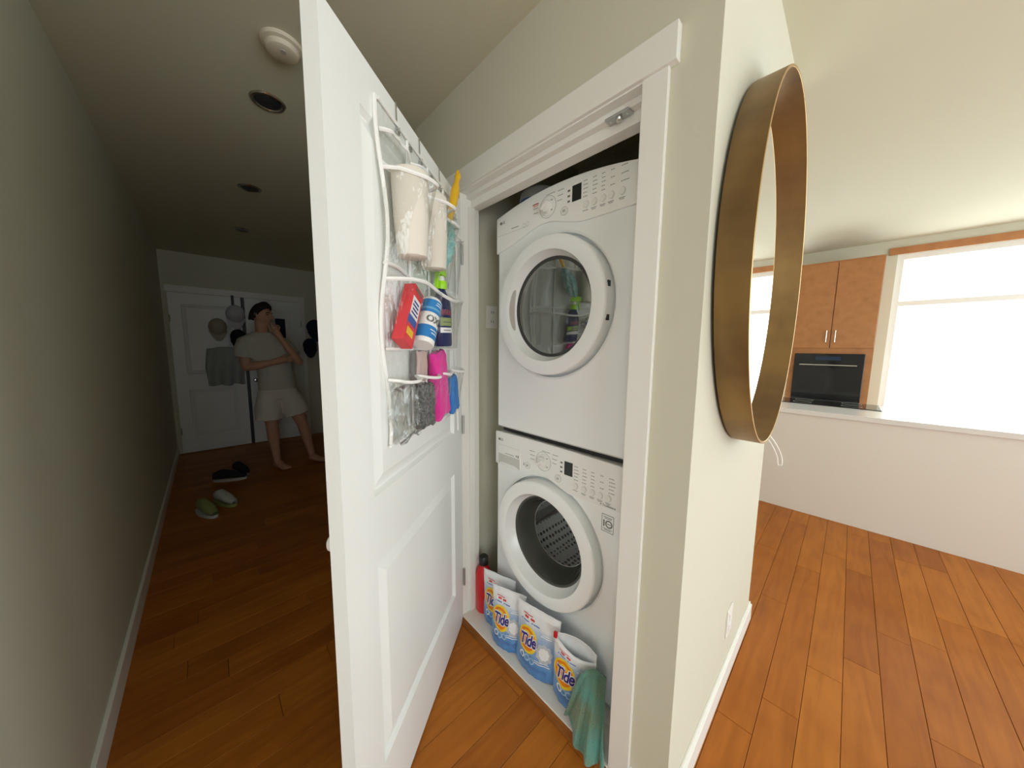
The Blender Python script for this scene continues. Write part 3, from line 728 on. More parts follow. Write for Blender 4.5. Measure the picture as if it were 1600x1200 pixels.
# ------------------------------------------------------------------ over-the-door organizer (local: x from hinge, y off the door, z up)
ORG = thing('door_organizer', 'clear plastic pocket organizer with white piping hooked over the closet door', 'organizer', HP, (0, 0, -TH))
SX = [.680, .530, .385, .240, .095]
def bulge(u, v, b):  # pocket: flat at sides and bottom, open at the top
    return .006+b*math.sin(math.pi*u)**.5*(.45+.55*v**.8)
mb = MB(); mb.grid(lambda u, v: (SX[0]+(SX[-1]-SX[0])*u+.012*math.sin(v*9)*(.5-u), .0035+.002*math.sin(u*30)*math.sin(v*13), 1.155-.03*u+(2.03-1.155+.03*u)*v), 30, 40)
mb.build('back_sheet', 'pvc', ORG, smooth=True)
ROWS = [(1.885, 1.960, (.020, .022, .018, .016)), (1.640, 1.872, (.112, .112, .080, .050)), (1.150, 1.335, (.045, .055, .050, .050))]
for zb, zt, bs in ROWS:
    for k in range(4):
        s0, s1 = SX[k], SX[k+1]; b_ = bs[k]; wob = random.uniform(0, 6)
        def pf(u, v): 
            w_ = .004*math.sin(9*u+6*v+wob)*v+.002*math.sin(23*u-9*v+wob)
            return (s0+(s1-s0)*u, bulge(u, v, b_)+w_, zb+(zt-zb)*v-.012*math.sin(math.pi*u)*v*(1 if zb < 1.8 else -1)+.01*math.sin(math.pi*u)*(1-v))
        pk = MB().grid(pf, 18, 14).build('pocket', 'pvc', ORG, smooth=True)
        MB().tube([pf(i/16, 1) for i in range(17)], .0050, 6).build('hem', 'piping', pk, smooth=True)
# the wide middle pocket
def pf2(u, v): return (SX[0]+(SX[-1]-SX[0])*u, .006+.075*math.sin(math.pi*min(1, max(0, u)))**.45*(.4+.6*v)+.004*math.sin(17*u+5*v)*v, 1.420+(1.600-1.420)*v+.012*math.sin(u*9)*v)
pk = MB().grid(pf2, 40, 14).build('pocket', 'pvc', ORG, smooth=True)
MB().tube([pf2(i/30, 1) for i in range(31)], .0056, 6).build('hem', 'piping', pk, smooth=True)
# piping: border, seams
def wob(z): return .016*math.sin(z*13+1.1)
for s in (0, -1):
    MB().tube([(SX[s]+(wob(z) if s == 0 else 0), .006+.006*math.sin(z*8), z) for z in [((1.155 if s == 0 else 1.05)+(2.03-(1.155 if s == 0 else 1.05))*i/24) for i in range(25)]], .0052, 6).build('piping', 'piping', ORG, smooth=True)
for k in (1, 2, 3):
    MB().tube([(SX[k], .006, 1.16+.86*i/12) for i in range(13)], .0044, 6).build('piping', 'piping', ORG, smooth=True)
for z, dz in ((1.885, 0), (1.640, .004), (1.418, 0), (1.150, .01)):
    MB().tube([(SX[0]+(SX[-1]-SX[0])*i/24, .008+.004*math.sin(i*.8), z+dz*math.sin(i*.7)) for i in range(25)], .0046, 6).build('piping', 'piping', ORG, smooth=True)
MB().tube([(SX[0]+(SX[-1]-SX[0])*i/12, .006, 2.03-.004*math.sin(math.pi*i/12)) for i in range(13)], .0042, 6).build('piping', 'piping', ORG, smooth=True)
for s in (.585, .437, .265):
    MB().tube([(s, -.040, DT-.03), (s, -.0385, DT+.002), (s, -.034, DT+.004), (s, .000, DT+.004), (s, .003, DT+.001), (s, .004, 2.02), (s, .010, 2.012), (s, .012, 2.02)], .0022, 8).build('hook', 'chrome', ORG, smooth=True)
for s in (.585, .51, .437, .35, .265):
    MB().lathe([(.003, .010), (.008, .010), (.0085, .006), (.003, .006)], 18, axis='y', c=(s, 0, 2.008)).build('grommet', 'steel_dull', ORG, smooth=True)

def inorg(x, y, z, tilt=0, turn=0):
    """world transform of a spot on the door; tilt = lean in the door plane"""
    return Matrix.Translation(HP) @ Matrix.Rotation(-TH, 4, 'Z') @ Matrix.Translation((x, y, z)) @ Matrix.Rotation(tilt, 4, 'Y') @ Matrix.Rotation(turn, 4, 'Z')
def hung(name, label, cat, m, group=None):
    o = thing(name, label, cat, group=group); o.matrix_world = m; return o
def roll(label, m):
    t = hung('paper_roll', label, 'roll', m, 'rolls in the top organizer pockets')
    MB().lathe([(.014, .218), (.044, .220), (.049, .214), (.046, .10), (.040, .004), (.034, .0), (.0, 0)], 36).build('roll_body', 'cream_roll', t, smooth=True, ang=50)
    MB().lathe([(.0145, .10), (.0145, .222), (.0165, .222), (.0165, .10)], 20).build('core', 'handle_grey', t, smooth=True)
roll('larger cream roll in the organizer pocket farthest from the hinge', inorg(.607, .052, 1.668, R(2)))
roll('cream roll in the organizer pocket beside the yellow-handled duster', inorg(.455, .052, 1.672, R(4)))
# duster
t = hung('duster', 'teal fluffy duster with a yellow handle in the top organizer pocket', 'duster', inorg(.335, .046, 1.725, R(-27)))
t.matrix_world = inorg(.352, .046, 1.735, R(-26))
MB().tube([(0, 0, .02), (0, 0, .14), (0, 0, .20), (0, 0, .26), (0, 0, .32), (0, 0, .365), (0, 0, .385), (0, 0, .400)], [.006, .008, .011, .016, .0175, .010, .010, .0125], 12).build('handle', 'yellow_plastic', t, smooth=True)
MB().tube([(.010*math.cos(2*math.pi*k/20), 0, .410+.014*math.sin(2*math.pi*k/20)) for k in range(20)], .005, 8, True).build('hanging_loop', 'yellow_plastic', t, smooth=True)
def fl(u, v):
    a = 2*math.pi*u; r_ = .036*math.sin(math.pi*(.05+.92*v))**.6*(1+.16*math.sin(7*a+9*v)+.1*math.sin(13*a-21*v)); return (r_*math.cos(a), r_*.8*math.sin(a), -.04+.20*v)
MB().grid(fl, 40, 18, True, True).build('fluff', 'teal_fluff', t, smooth=True)
# red box
t = hung('carton', 'slim red carton with a white and blue label leaning in the middle organizer pocket', 'carton', inorg(.662, .042, 1.426, R(-32)))
t.matrix_world = inorg(.652, .036, 1.432, R(-28))
MB().box(-.030, .030, -.016, .018, 0, .178).build('box', 'red_box', t, bevel=.001)
def dec(parent, nm, mtl, x0, x1, z0, z1, y=.0184): MB().box(x0, x1, y-.0006, y, z0, z1).build(nm, mtl, parent)
dec(t, 'label_plate', 'label_white', -.022, .026, .080, .142); dec(t, 'label_field', 'box_blue', -.020, .030, .046, .082); dec(t, 'price_tag', 'box_yellow', -.014, .024, .022, .044, .0188); dec(t, 'red_dot', 'tide_red', -.018, .028, .042, .056, .0187)
m_ = MB()
for k in range(4): m_.box(-.016+.001*k, .020-.003*(k % 2), .0184, .0190, .090+.012*k, .095+.012*k)
m_.build('fine_print', 'tide_navy', t)['kind'] = 'stuff'
dec(t, 'fine_print', 'ink', -.02, .02, .163, .172)
# can
t = hung('spray_can', 'blue and white stain remover can with a clear cap in the middle organizer pocket', 'can', inorg(.572, .056, 1.430, R(-30)))
t.matrix_world = inorg(.560, .056, 1.430, R(-29))
MB().lathe([(.0, 0), (.030, 0), (.0325, .004), (.0325, .150), (.028, .158), (.0, .159)], 36).build('can_body', 'label_white', t, smooth=True)
MB().lathe([(.0328, .014), (.0328, .055)], 36).build('can_band', 'can_blue', t, smooth=True)
MB().lathe([(.0328, .100), (.0328, .146)], 36).build('can_band', 'can_blue', t, smooth=True)
MB().lathe([(.0330, .110), (.0330, .118)], 36).build('can_band', 'can_light', t, smooth=True)
MB().lathe([(.0, .196), (.022, .195), (.027, .188), (.0285, .158), (.029, .154)], 28).build('cap', 'clear_bag', t, smooth=True)
vv, ff = text2d('OXI', .030, .0014)
MB().add([(.0334*math.sin(.50-a/.0334), .0334*math.cos(.50-a/.0334), .076+b) for a, b in vv], ff).build('lettering', 'ink', t)
m_ = MB()
for z, ln in ((.040, .05), (.030, .04), (.128, .045), (.136, .04)):
    m_.grid(lambda u, v: (.0332*math.sin((u-.5)*ln/.0332), .0332*math.cos((u-.5)*ln/.0332), z+.003*v), 10, 1)
m_.build('fine_print', 'label_white', t)['kind'] = 'stuff'
# spray bottle
t = hung('spray_bottle', 'navy spray bottle with a lime green trigger in the middle organizer pocket', 'spray bottle', inorg(.352, .040, 1.428, R(2)))
MB().lathe([(.0, 0), (.046, 0), (.050, .005), (.050, .130), (.046, .155), (.030, .185), (.020, .200), (.016, .206)], 36, sy=.62).build('bottle_body', 'navy', t, smooth=True, ang=60)
def wrap(nm, mtl, a0, a1, z0, z1, k=0):
    MB().grid(lambda u, v: ((.0505+.0004*k)*math.cos(R(a0+(a1-a0)*u)), (.0505+.0004*k)*.62*math.sin(R(a0+(a1-a0)*u)), z0+(z1-z0)*v), 16, 1).build(nm, mtl, t, smooth=True)
wrap('label_band', 'maroon', 20, 120, .110, .128); wrap('label_band', 'olive_label', 20, 140, .072, .100); wrap('label_band', 'label_white', 20, 140, .048, .066); wrap('label_print', 'lime', 110, 138, .076, .096, 1); wrap('label_print', 'ink', 40, 100, .083, .087, 1); wrap('label_print', 'ink', 40, 90, .055, .058, 1)
MB().lathe([(.019, .200), (.020, .204), (.020, .224), (.018, .228)], 28, caps=(True, True)).build('collar', 'lime', t, smooth=True)
MB().lathe([(.012, .226), (.010, .245)], 20, caps=(True, True)).build('neck', 'label_white', t, smooth=True)
hd = MB().prism([(-.026, .244), (.052, .252), (.062, .262), (.060, .276), (.020, .280), (-.020, .272), (-.030, .258)], -.011, .011).build('trigger_head', 'lime', t, bevel=.004, smooth=True)
MB().prism([(.020, .254), (.036, .250), (.046, .226), (.050, .200), (.042, .198), (.034, .222)], -.006, .006).build('trigger', 'lime', hd, bevel=.002, smooth=True)
MB().lathe([(.006, 0), (.012, .001), (.012, .016), (.009, .018)], 18, axis='x', c=(.060, 0, .268), caps=(True, True)).build('nozzle', 'lime', hd, smooth=True)
# lower row
def slab(name, label, cat, m, w_, h_, th, mtl, wr=.003, n=10, group=None):
    def f(u, v):
        a = 2*math.pi*u; cu, su = math.cos(a), math.sin(a); sg = lambda q, e: math.copysign(abs(q)**e, q)
        x = w_/2*sg(cu, .35); y = th/2*sg(su, .55); z = h_*v
        return (x+wr*math.sin(11*v+3*cu), y*(1 if 0 < v < 1 else .5)+wr*math.sin(9*cu+7*v), z+wr*math.sin(7*cu+2))
    o = MB().grid(f, 28, n, True, True).build(name, mtl, smooth=True, ang=60); o.matrix_world = m
    return tag(o, label, cat, group)
slab('scouring_pad', 'dark grey mesh scouring pad in the bottom organizer pocket', 'scouring pad', inorg(.505, .034, 1.166, R(-4)), .098, .140, .030, 'scrub_dark', .005, 14)
slab('sponge_cloth', 'grey edged folded cloth standing behind the dark scouring pad', 'cloth', inorg(.536, .012, 1.300, R(-2)), .020, .112, .012, 'pad_grey', .001)
slab('folded_cloth', 'pale pink folded cloth next to the grey edged cloth', 'cloth', inorg(.480, .013, 1.300, R(-2)), .075, .110, .012, 'pad_pink', .002)
slab('microfibre_cloth', 'bright magenta folded cloth in the bottom organizer pocket', 'cloth', inorg(.345, .030, 1.165, R(9)), .110, .245, .034, 'magenta', .004, 16)
slab('wipes_packet', 'blue packet in the bottom organizer pocket beside the hinge', 'packet', inorg(.200, .030, 1.158, R(10)), .075, .150, .026, 'blue_packet', .003)
slab('plastic_bag', 'crumpled clear plastic bag in the bottom organizer pocket farthest from the hinge', 'bag', inorg(.622, .030, 1.160, R(3)), .100, .150, .036, 'clear_bag', .008, 16)

# ------------------------------------------------------------------ oval mirror
YM, ZM, RY, RZ = .506, 1.679, .463, .571
XB, XF = 1.027, 1.104
t = thing('wall_mirror', 'large oval wall mirror in a deep bronze metal frame', 'mirror', (XC, YM, ZM))
q0 = XC
def oval(prof, n=128):
    m_ = MB(); v = []
    for dr, x in prof:
        for k in range(n):
            a = 2*math.pi*k/n; v.append((x-q0, (RY+dr)*math.cos(a), (RZ+dr)*math.sin(a)))
    f = [(j*n+k, j*n+(k+1) % n, (j+1)*n+(k+1) % n, (j+1)*n+k) for j in range(len(prof)-1) for k in range(n)]
    return m_.add(v, f)
oval([(-.007, XB+.004), (-.001, XB), (0, XB+.002), (0, XF-.001)]).build('frame_band', 'bronze', t, smooth=True)
oval([(-.0075, XF-.001), (-.0075, XB+.012)]).build('frame_inside', 'bronze', t, smooth=True)
oval([(0, XF-.001), (-.001, XF), (-.0065, XF), (-.0075, XF-.001)]).build('frame_edge', 'bronze_highlight', t, smooth=True)
n = 128
MB().add([(XB+.030-q0, (RY-.007)*math.cos(2*math.pi*k/n), (RZ-.007)*math.sin(2*math.pi*k/n)) for k in range(n)], [tuple(range(n))]).build('mirror_glass', 'mirror_glass', t)
oval([(-.03, q0+.0005), (-.03, XB+.008)]).build('mount', 'dark_gap', t)
MB().add([(XB+.008-q0, (RY-.004)*math.cos(2*math.pi*k/n), (RZ-.004)*math.sin(2*math.pi*k/n)) for k in range(n)], [tuple(range(n))]).build('backing', 'dark_gap', t)
# white strap loop at the wall end
t = thing('strap_loop', 'white strap loop hanging from a small white bracket at the wall end behind the mirror', 'strap', (XC-.01, LW, 1.03))
MB().prism([(-.02, .02), (.030, .045), (.036, .030), (.012, -.028), (-.02, -.03)], 0, .012).build('bracket', 'trim', t, bevel=.002)
MB().tube(spline([(.00, .016, -.02), (.035, .03, -.075), (.058, .05, -.135), (.064, .055, -.175), (.072, .055, -.178), (.080, .055, -.168), (.072, .05, -.12), (.046, .03, -.06), (.012, .016, -.012)], 6), .0028, 8).build('loop', 'trim', t, smooth=True)

# ------------------------------------------------------------------ kitchen beyond
t = thing('kitchen_island', 'white panelled kitchen island with a pale stone countertop', 'island', (.1, 2.83, 0))
MB().box(.03, 2.5, .02, .88, .0, .875).build('island_body', 'island_panel', t, bevel=.002)
MB().box(0, 2.55, 0, .94, .875, .915).build('countertop', 'quartz', t, bevel=.003)
t = thing('cooktop', 'black glass cooktop set into the island countertop', 'cooktop', (1.20, 3.48, .915))
MB().box(-.40, .30, -.20, .22, 0, .006).build('glass', 'oven_glass', t, bevel=.002)
for x, y in ((-.22, -.08), (-.22, .12), (.12, -.08), (.12, .12)): MB().lathe([(.065, .0062), (.067, .0066), (.069, .0062)], 28, c=(x, y, 0)).build('burner_ring', 'ring_line', t)
t = thing('oven_cabinet', 'tall orange wood cabinet with a built-in black oven by the kitchen windows', 'cabinet', (.795, 3.855, 0))
MB().box(0, .63, .02, .54, .0, 2.35).build('carcass', 'cab_wood', t)
for z0, z1 in ((.06, .80), (1.46, 2.33)):
    for x0, x1 in ((.004, .312), (.318, .626)):
        dd = MB().box(x0, x1, 0, .02, z0, z1).build('cabinet_door', 'cab_wood', t, bevel=.002)
        hx = x1-.03 if x0 < .1 else x0+.03; zc = z1-.12 if z0 < .5 else z0+.12
        MB().tube([(hx, 0, zc-.06), (hx, -.025, zc-.06), (hx, -.025, zc+.06), (hx, 0, zc+.06)], .005, 8).build('handle', 'chrome', dd, smooth=True)
ov = MB().box(.05, .58, -.012, .02, .86, 1.40).build('oven', 'oven_glass', t, bevel=.004)
MB().tube([(.10, -.012, 1.28), (.10, -.045, 1.28), (.53, -.045, 1.28), (.53, -.012, 1.28)], .008, 10).build('oven_handle', 'chrome', ov, smooth=True)
MB().box(.22, .41, -.014, -.010, 1.33, 1.37).build('oven_display', 'poster_blue', ov)

# ------------------------------------------------------------------ hall: ceiling fittings
t = thing('smoke_detector', 'round cream smoke detector on the hall ceiling', 'smoke detector', (-.34, -.60, CZ))
MB().lathe([(.0, -.036), (.042, -.036), (.052, -.031), (.056, -.016), (.068, -.012), (.070, 0)], 36).build('cover', 'detector', t, smooth=True)
MB().lathe([(.0, -.0385), (.010, -.038), (.011, -.035)], 14, c=(.02, .0, 0)).build('test_button', 'handle_grey', t)
for x, y, lb in ((-.742, -.598, 'recessed ceiling downlight beside the smoke detector'), (-1.894, -.577, 'recessed ceiling downlight midway along the hall'), (-3.056, -.548, 'recessed ceiling downlight above the standing man')):
    t = thing('ceiling_light', 'unlit '+lb, 'ceiling light', (x, y, CZ), group='recessed downlights along the hall')
    MB().lathe([(.050, -.001), (.056, -.007), (.066, -.006), (.072, 0)], 40).build('trim_ring', 'chrome', t, smooth=True)
    MB().lathe([(.0, -.0035), (.030, -.0035), (.052, -.003)], 32).build('lens', 'lens_dark', t, smooth=True)

# hall end: double closet doors with casing
struct(MB().box(XL, XL+.018, -1.22, .262, 2.085, 2.165).build('trim_8', 'trim', bevel=.002))
struct(MB().box(XL, XL+.016, .205, .255, 0, 2.085).build('trim_9', 'trim', bevel=.002))
struct(MB().box(XL, XL+.004, -.50, -.462, 0, 2.085).build('gap_shade', 'black'))  # black strip painting the shade in the gap between the two doors
def far_door(n, y0, y1, flip):
    d = bpy.data.objects.new('door_%d' % n, None); COL.objects.link(d); struct(d)
    # local x -> world +y, local y (face) -> world +x
    d.matrix_world = Matrix.Translation((XL+.034, y0, 0)) @ Matrix(((0, 1, 0, 0), (1, 0, 0, 0), (0, 0, 1, 0), (0, 0, 0, 1)))
    w_ = y1-y0
    door_leaf(d, w_, .012, 2.075, .032, [(.22, .84), (1.04, 1.94)], 'door_paint', prx=(.11, w_-.11), both=False)
    kx = .06 if flip else w_-.06
    MB().lathe([(.028, 0), (.026, .006), (.010, .01), (.010, .03), (.026, .036), (.028, .048), (.018, .058), (.0, .06)], 24, axis='y', c=(kx, 0, .93)).build('knob', 'chrome', d, smooth=True)
    for z in (.3, 1.75): MB().tube([((w_-.004) if flip else .004, .004, z-.045), ((w_-.004) if flip else .004, .004, z+.045)], .006, 8).build('hinge', 'steel_dull', d, smooth=True)
far_door(2, -1.20, -.502, False)
far_door(3, -.460, .200, True)

def cap(label, loc, yawd, tip, mtl, s=1.0, group='caps hung by the hall doors'):
    """baseball cap hung on a hook, brim down"""
    t = thing('baseball_cap', label, 'cap', loc, (R(tip), 0, R(yawd)), group)
    def dome(u, v):
        a = 2*math.pi*u; b = math.pi/2*v; r_ = math.cos(b)**.8
        return (.085*s*r_*math.cos(a), .098*s*r_*math.sin(a), .115*s*math.sin(b))
    MB().grid(dome, 28, 10, True).build('crown', mtl, t, smooth=True)
    def brim(u, v):
        a = R(-150+120*u); r0, r1 = 1.0, 1.0+.82*math.sin(math.pi*u)**.6
        q = r0+(r1-r0)*v; return (.085*s*math.cos(a)*(1+.15*v), .098*s*math.sin(a)*q, -.010*s*v*v-.012*s*v*math.cos(math.pi*(u-.5)*2))
    o = MB().grid(brim, 20, 6).build('brim', mtl, t, smooth=True); m = o.modifiers.new('t', 'SOLIDIFY'); m.thickness = .004
    MB().ball((0, 0, .116*s), .007*s, .007*s, .005*s, 10, 6).build('button', mtl, t, smooth=True)
    return t
cap('white baseball cap hanging on the hall closet door above the black cap', (XL+.10, -.570, 1.84), 90, 65, 'cap_white', 1.2)
cap('beige baseball cap hanging beside the black cap on the hall closet door', (XL+.10, -.760, 1.66), 90, 60, 'cap_beige', 1.1)
cap('black baseball cap hanging on the hall closet door under the white cap', (XL+.10, -.560, 1.54), 90, 75, 'fabric_black', 1.0)
cap('navy baseball cap hanging on the wall beside the hall doors, the higher one', (XL+.09, .360, 1.70), 95, 60, 'fabric_navy', 1.25)
cap('navy baseball cap hanging on the wall beside the hall doors, the lower one', (XL+.09, .290, 1.43), 85, 70, 'fabric_navy', 1.1)
o = MB().box(XL+.035, XL+.05, -.60, -.57, 1.93, 2.10).build('door_hook', 'black', bevel=.004); tag(o, 'black over-door hook above the white cap', 'hook')
t = thing('wall_picture', 'dark blue framed panel hanging on the hall door behind the man', 'picture', (XL+.036, -.05, 1.68))
MB().box(0, .012, -.075, .045, -.14, .14).build('panel', 'poster_blue', t, bevel=.002)
MB().box(0, .016, .045, .058, -.14, .14).build('frame_edge', 'trim', t)
# pale jacket on the left closet door
def jk(u, v):
    y = -.93+.44*u; f_ = .018*math.sin(u*23+v*3)*(0.3+v); return (XL+.075+.05*math.sin(math.pi*u)**.6+f_, y+(.06*(1-v)*(.5-u)*2 if v < .5 else .03*(.5-u)*2), 1.37-.48*v+.03*math.sin(math.pi*u)*(1-v)-.012*math.sin(u*15)*v)
o = MB().grid(jk, 40, 20).build('hanging_jacket', 'jacket', smooth=True); m = o.modifiers.new('t', 'SOLIDIFY'); m.thickness = .02
tag(o, 'pale grey jacket hanging on the hall closet door below the caps', 'jacket')
# shoes by the hall wall
def shoe(label, loc, rz, m1, m2, grp):
    t = thing('shoe', label, 'shoe', loc, (0, 0, R(rz)), grp)
    def up(u, v):
        a = 2*math.pi*v; x = -.14+.28*u; wd = .046*(math.sin(math.pi*(.10+.84*u))**.5)*(1-.15*math.exp(-((u-.42)/.15)**2)); h = .105-.055*max(0, (u-.28))/.72 if u > .28 else .105-.02*(.28-u)
        h *= math.sin(math.pi*(.12+.80*u))**.35
        return (x, wd*math.cos(a), .022+h*.5+h*.5*math.sin(a))
    MB().grid(up, 18, 20, capv=False).build('upper', m1, t, smooth=True)
    def so(u, v):
        a = 2*math.pi*u; x = .146*math.cos(a); w_ = .050*(1-.12*math.cos(a-.4)); return (x, w_*math.copysign(abs(math.sin(a))**.75, math.sin(a)), .024*v)
    MB().grid(so, 30, 2, True, True).build('sole', m2, t, smooth=True, ang=50)
    m_ = MB()
    for k in range(4): m_.tube([(.0+.022*k, -.018, .098-.010*k), (.006+.022*k, 0, .104-.010*k), (.0+.022*k, .018, .098-.010*k)], .003, 6)
    m_.build('laces', m2, t, smooth=True)
shoe('black shoe with a pale sole on the hall floor nearest the closet doors', (-3.32, -.70, 0), 20, 'fabric_black', 'sock_grey', 'shoes along the hall wall')
shoe('black shoe lying toes to the hall wall beside its pair', (-3.15, -.80, 0), 65, 'fabric_black', 'sneaker', 'shoes along the hall wall')
shoe('pale sneaker with an olive sole on the hall floor', (-2.50, -.86, 0), 25, 'sneaker', 'sneaker_green', 'shoes along the hall wall')
shoe('olive and white sneaker set beside the pale sneaker', (-2.36, -.98, 0), 20, 'sneaker_green', 'sneaker', 'shoes along the hall wall')

# ------------------------------------------------------------------ the man in the hall
def limb(mb, pts, rad, n=14):
    """closed tapered tube with rounded ends"""
    P = [Vector(p) for p in pts]; d0 = (P[0]-P[1]).normalized(); d1 = (P[-1]-P[-2]).normalized()
    Q = [P[0]+d0*rad[0]*.95, P[0]+d0*rad[0]*.7]+P+[P[-1]+d1*rad[-1]*.7, P[-1]+d1*rad[-1]*.95]
    return mb.tube(Q, [rad[0]*.3, rad[0]*.72]+list(rad)+[rad[-1]*.72, rad[-1]*.3], n)
def loft(mb, secs, n=28):
    """closed trunk from horizontal oval sections (x, y, z, depth, width)"""
    S = []
    for i in range(len(secs)-1):
        for k in range(4): S.append([secs[i][q]+(secs[i+1][q]-secs[i][q])*(k/4) for q in range(5)])
    S.append(list(secs[-1]))
    return mb.grid(lambda u, v: (lambda q: (q[0]+q[3]*math.cos(2*math.pi*u), q[1]+q[4]*math.copysign(abs(math.sin(2*math.pi*u))**.85, math.sin(2*math.pi*u)), q[2]))(S[int(round(v*(len(S)-1)))]), n, len(S)-1, True, True)
MX = -3.25
man = thing('person', 'barefoot man in grey T-shirt and pale shorts standing in the hall, hand on chin', 'person', (MX, -.20, 0))
J = lambda x, y, z: (x, y+.20, z)      # local to the empty (x toward the camera, y across, z up)
bmb = MB()
loft(bmb, [J(0, -.32, .84)+(.10, .15), J(-.005, -.32, .95)+(.115, .165), J(0, -.325, 1.10)+(.100, .145), J(-.005, -.338, 1.28)+(.115, .165), J(-.015, -.352, 1.42)+(.105, .180), J(-.02, -.36, 1.50)+(.075, .145), J(-.015, -.362, 1.555)+(.055, .075)])
limb(bmb, [J(-.015, -.362, 1.52), J(-.004, -.365, 1.60), J(.008, -.368, 1.70)], [.068, .062, .060])
limb(bmb, [J(-.012, -.50, 1.475), J(-.005, -.545, 1.42), J(.02, -.565, 1.32), J(.05, -.58, 1.19)], [.062, .062, .052, .043])
limb(bmb, [J(.05, -.58, 1.19), J(.10, -.50, 1.205), J(.17, -.36, 1.24)], [.044, .045, .030])
limb(bmb, [J(.17, -.36, 1.24), J(.185, -.29, 1.26), J(.185, -.245, 1.27)], [.030, .038, .034])
limb(bmb, [J(-.008, -.215, 1.468), J(.02, -.170, 1.42), J(.07, -.135, 1.33), J(.12, -.105, 1.245)], [.062, .060, .050, .043])
limb(bmb, [J(.12, -.105, 1.245), J(.14, -.155, 1.35), J(.150, -.225, 1.505)], [.044, .045, .030])
limb(bmb, [J(.150, -.225, 1.505), J(.142, -.245, 1.555), J(.132, -.258, 1.585)], [.030, .036, .034])
for sy_ in (-.52, -.205): limb(bmb, [J(-.012, -.363, 1.565), J(-.014, (sy_-.363)/2, 1.505), J(-.012, sy_, 1.465)], [.045, .042, .045])
for sgn, hip, kn, cf, an, toe in ((-1, J(0, -.405, .88), J(.03, -.405, .50), J(-.005, -.395, .37), J(0, -.375, .085), J(.150, -.318, .026)), (1, J(0, -.235, .88), J(.04, -.115, .51), J(.0, -.080, .38), J(0, -.025, .085), J(.125, .065, .026))):
    limb(bmb, [hip, Vector(hip).lerp(Vector(kn), .5), kn], [.100, .083, .058])
    limb(bmb, [kn, cf, Vector(cf).lerp(Vector(an), .55), an], [.057, .060, .044, .036])
    limb(bmb, [Vector(an)+Vector((-.035, 0, -.045)), Vector(an)+Vector((.02, .01, -.03)), toe], [.036, .040, .024])
    limb(bmb, [Vector(an)+Vector((-.03, .012, -.05)), Vector(toe)+Vector((-.005, .022, 0))], [.028, .022])
    limb(bmb, [Vector(an)+Vector((-.03, -.012, -.05)), Vector(toe)+Vector((0, -.022, 0))], [.028, .022])
# fingers of the raised hand, curled against the chin, and of the supporting hand
HC = Vector(J(.132, -.258, 1.585)); chin = Vector(J(.095, -.275, 1.625))
for k in range(4):
    b0 = HC+Vector((.012-.006*k, -.032+.0205*k, .012)); m1 = b0+Vector((.012, -.004+.004*k, .042-.004*k)); m2_ = m1+Vector((-.018, -.010, .028-.003*k)); e_ = m2_+Vector((-.026, -.012, .006))
    bmb.tube([b0, (b0+m1)/2, m1, m2_, e_], [.0092, .0088, .0085, .008, .006], 10)
bmb.tube([HC+Vector((-.01, -.03, -.01)), HC+Vector((-.005, -.052, .022)), HC+Vector((-.018, -.060, .056)), HC+Vector((-.024, -.058, .078))], [.013, .012, .0105, .007], 10)
HF = Vector(J(.185, -.25, 1.268))
for k in range(4):
    b0 = HF+Vector((.004, .028, .024-.016*k)); m1 = b0+Vector((-.006, .045-.004*abs(k-1.5), .010)); e_ = m1+Vector((-.030, .026, .004))
    bmb.tube([b0, m1, e_], [.010, .0095, .007], 10)
bmb.tube([HF+Vector((.0, -.02, .02)), HF+Vector((.006, .012, .048)), HF+Vector((-.002, .04, .058))], [.013, .011, .0075], 10)
for s, base, dr in ((1, Vector(J(.15, -.318, .024)), Vector((.93, .34, 0)).normalized()), (1, Vector(J(.13, .068, .024)), Vector((.8, .6, 0)).normalized())):
    sd = Vector((-dr.y, dr.x, 0))
    for k in range(5):
        q = base+sd*(.034-.017*k); bmb.tube([q-dr*.02, q+dr*(.035-.004*abs(k-1)), q+dr*(.050-.005*abs(k-1))], [.012, .0105, .006] if k else [.014, .0135, .008], 10)
# head, turned toward the light
HD = Matrix.Translation(J(.012, -.365, 1.755)) @ Matrix.Rotation(R(52), 4, 'Z') @ Matrix.Rotation(R(4), 4, 'Y')   # face along local +x
def headf(u, v):
    a = 2*math.pi*u; b = math.pi*(v*.998+.001); st = math.sin(b); ct = -math.cos(b)
    x, y, z = .098*st*math.cos(a), .078*st*math.sin(a), .122*ct
    if z < 0:                                    # jaw
        t_ = min(1, -z/.122); y *= 1-.32*t_**1.3; x = x*(1-.10*t_)+.020*t_ if x > 0 else x*(1-.55*t_)+.012*t_
    if x > 0:
        face = max(0, math.cos(a))**3
        x += .006*face*math.exp(-((z-.030)/.018)**2)          # brow
        x -= .008*math.exp(-((abs(y)-.032)/.014)**2)*math.exp(-((z-.010)/.014)**2)   # eye sockets
        x += .007*math.exp(-(y/.022)**2)*math.exp(-((z+.062)/.014)**2)               # lips
        x += .010*math.exp(-(y/.025)**2)*math.exp(-((z+.105)/.02)**2)                # chin
    return HD @ Vector((x, y, z))
bmb.grid(headf, 48, 36, True)
nose = [(.094, .028, .006), (.104, .010, .0085), (.115, -.010, .011), (.118, -.022, .0135), (.102, -.032, .011)]
bmb.tube([HD @ Vector((x, 0, z)) for x, z, r_ in nose], [r_ for _, _, r_ in nose], 12)
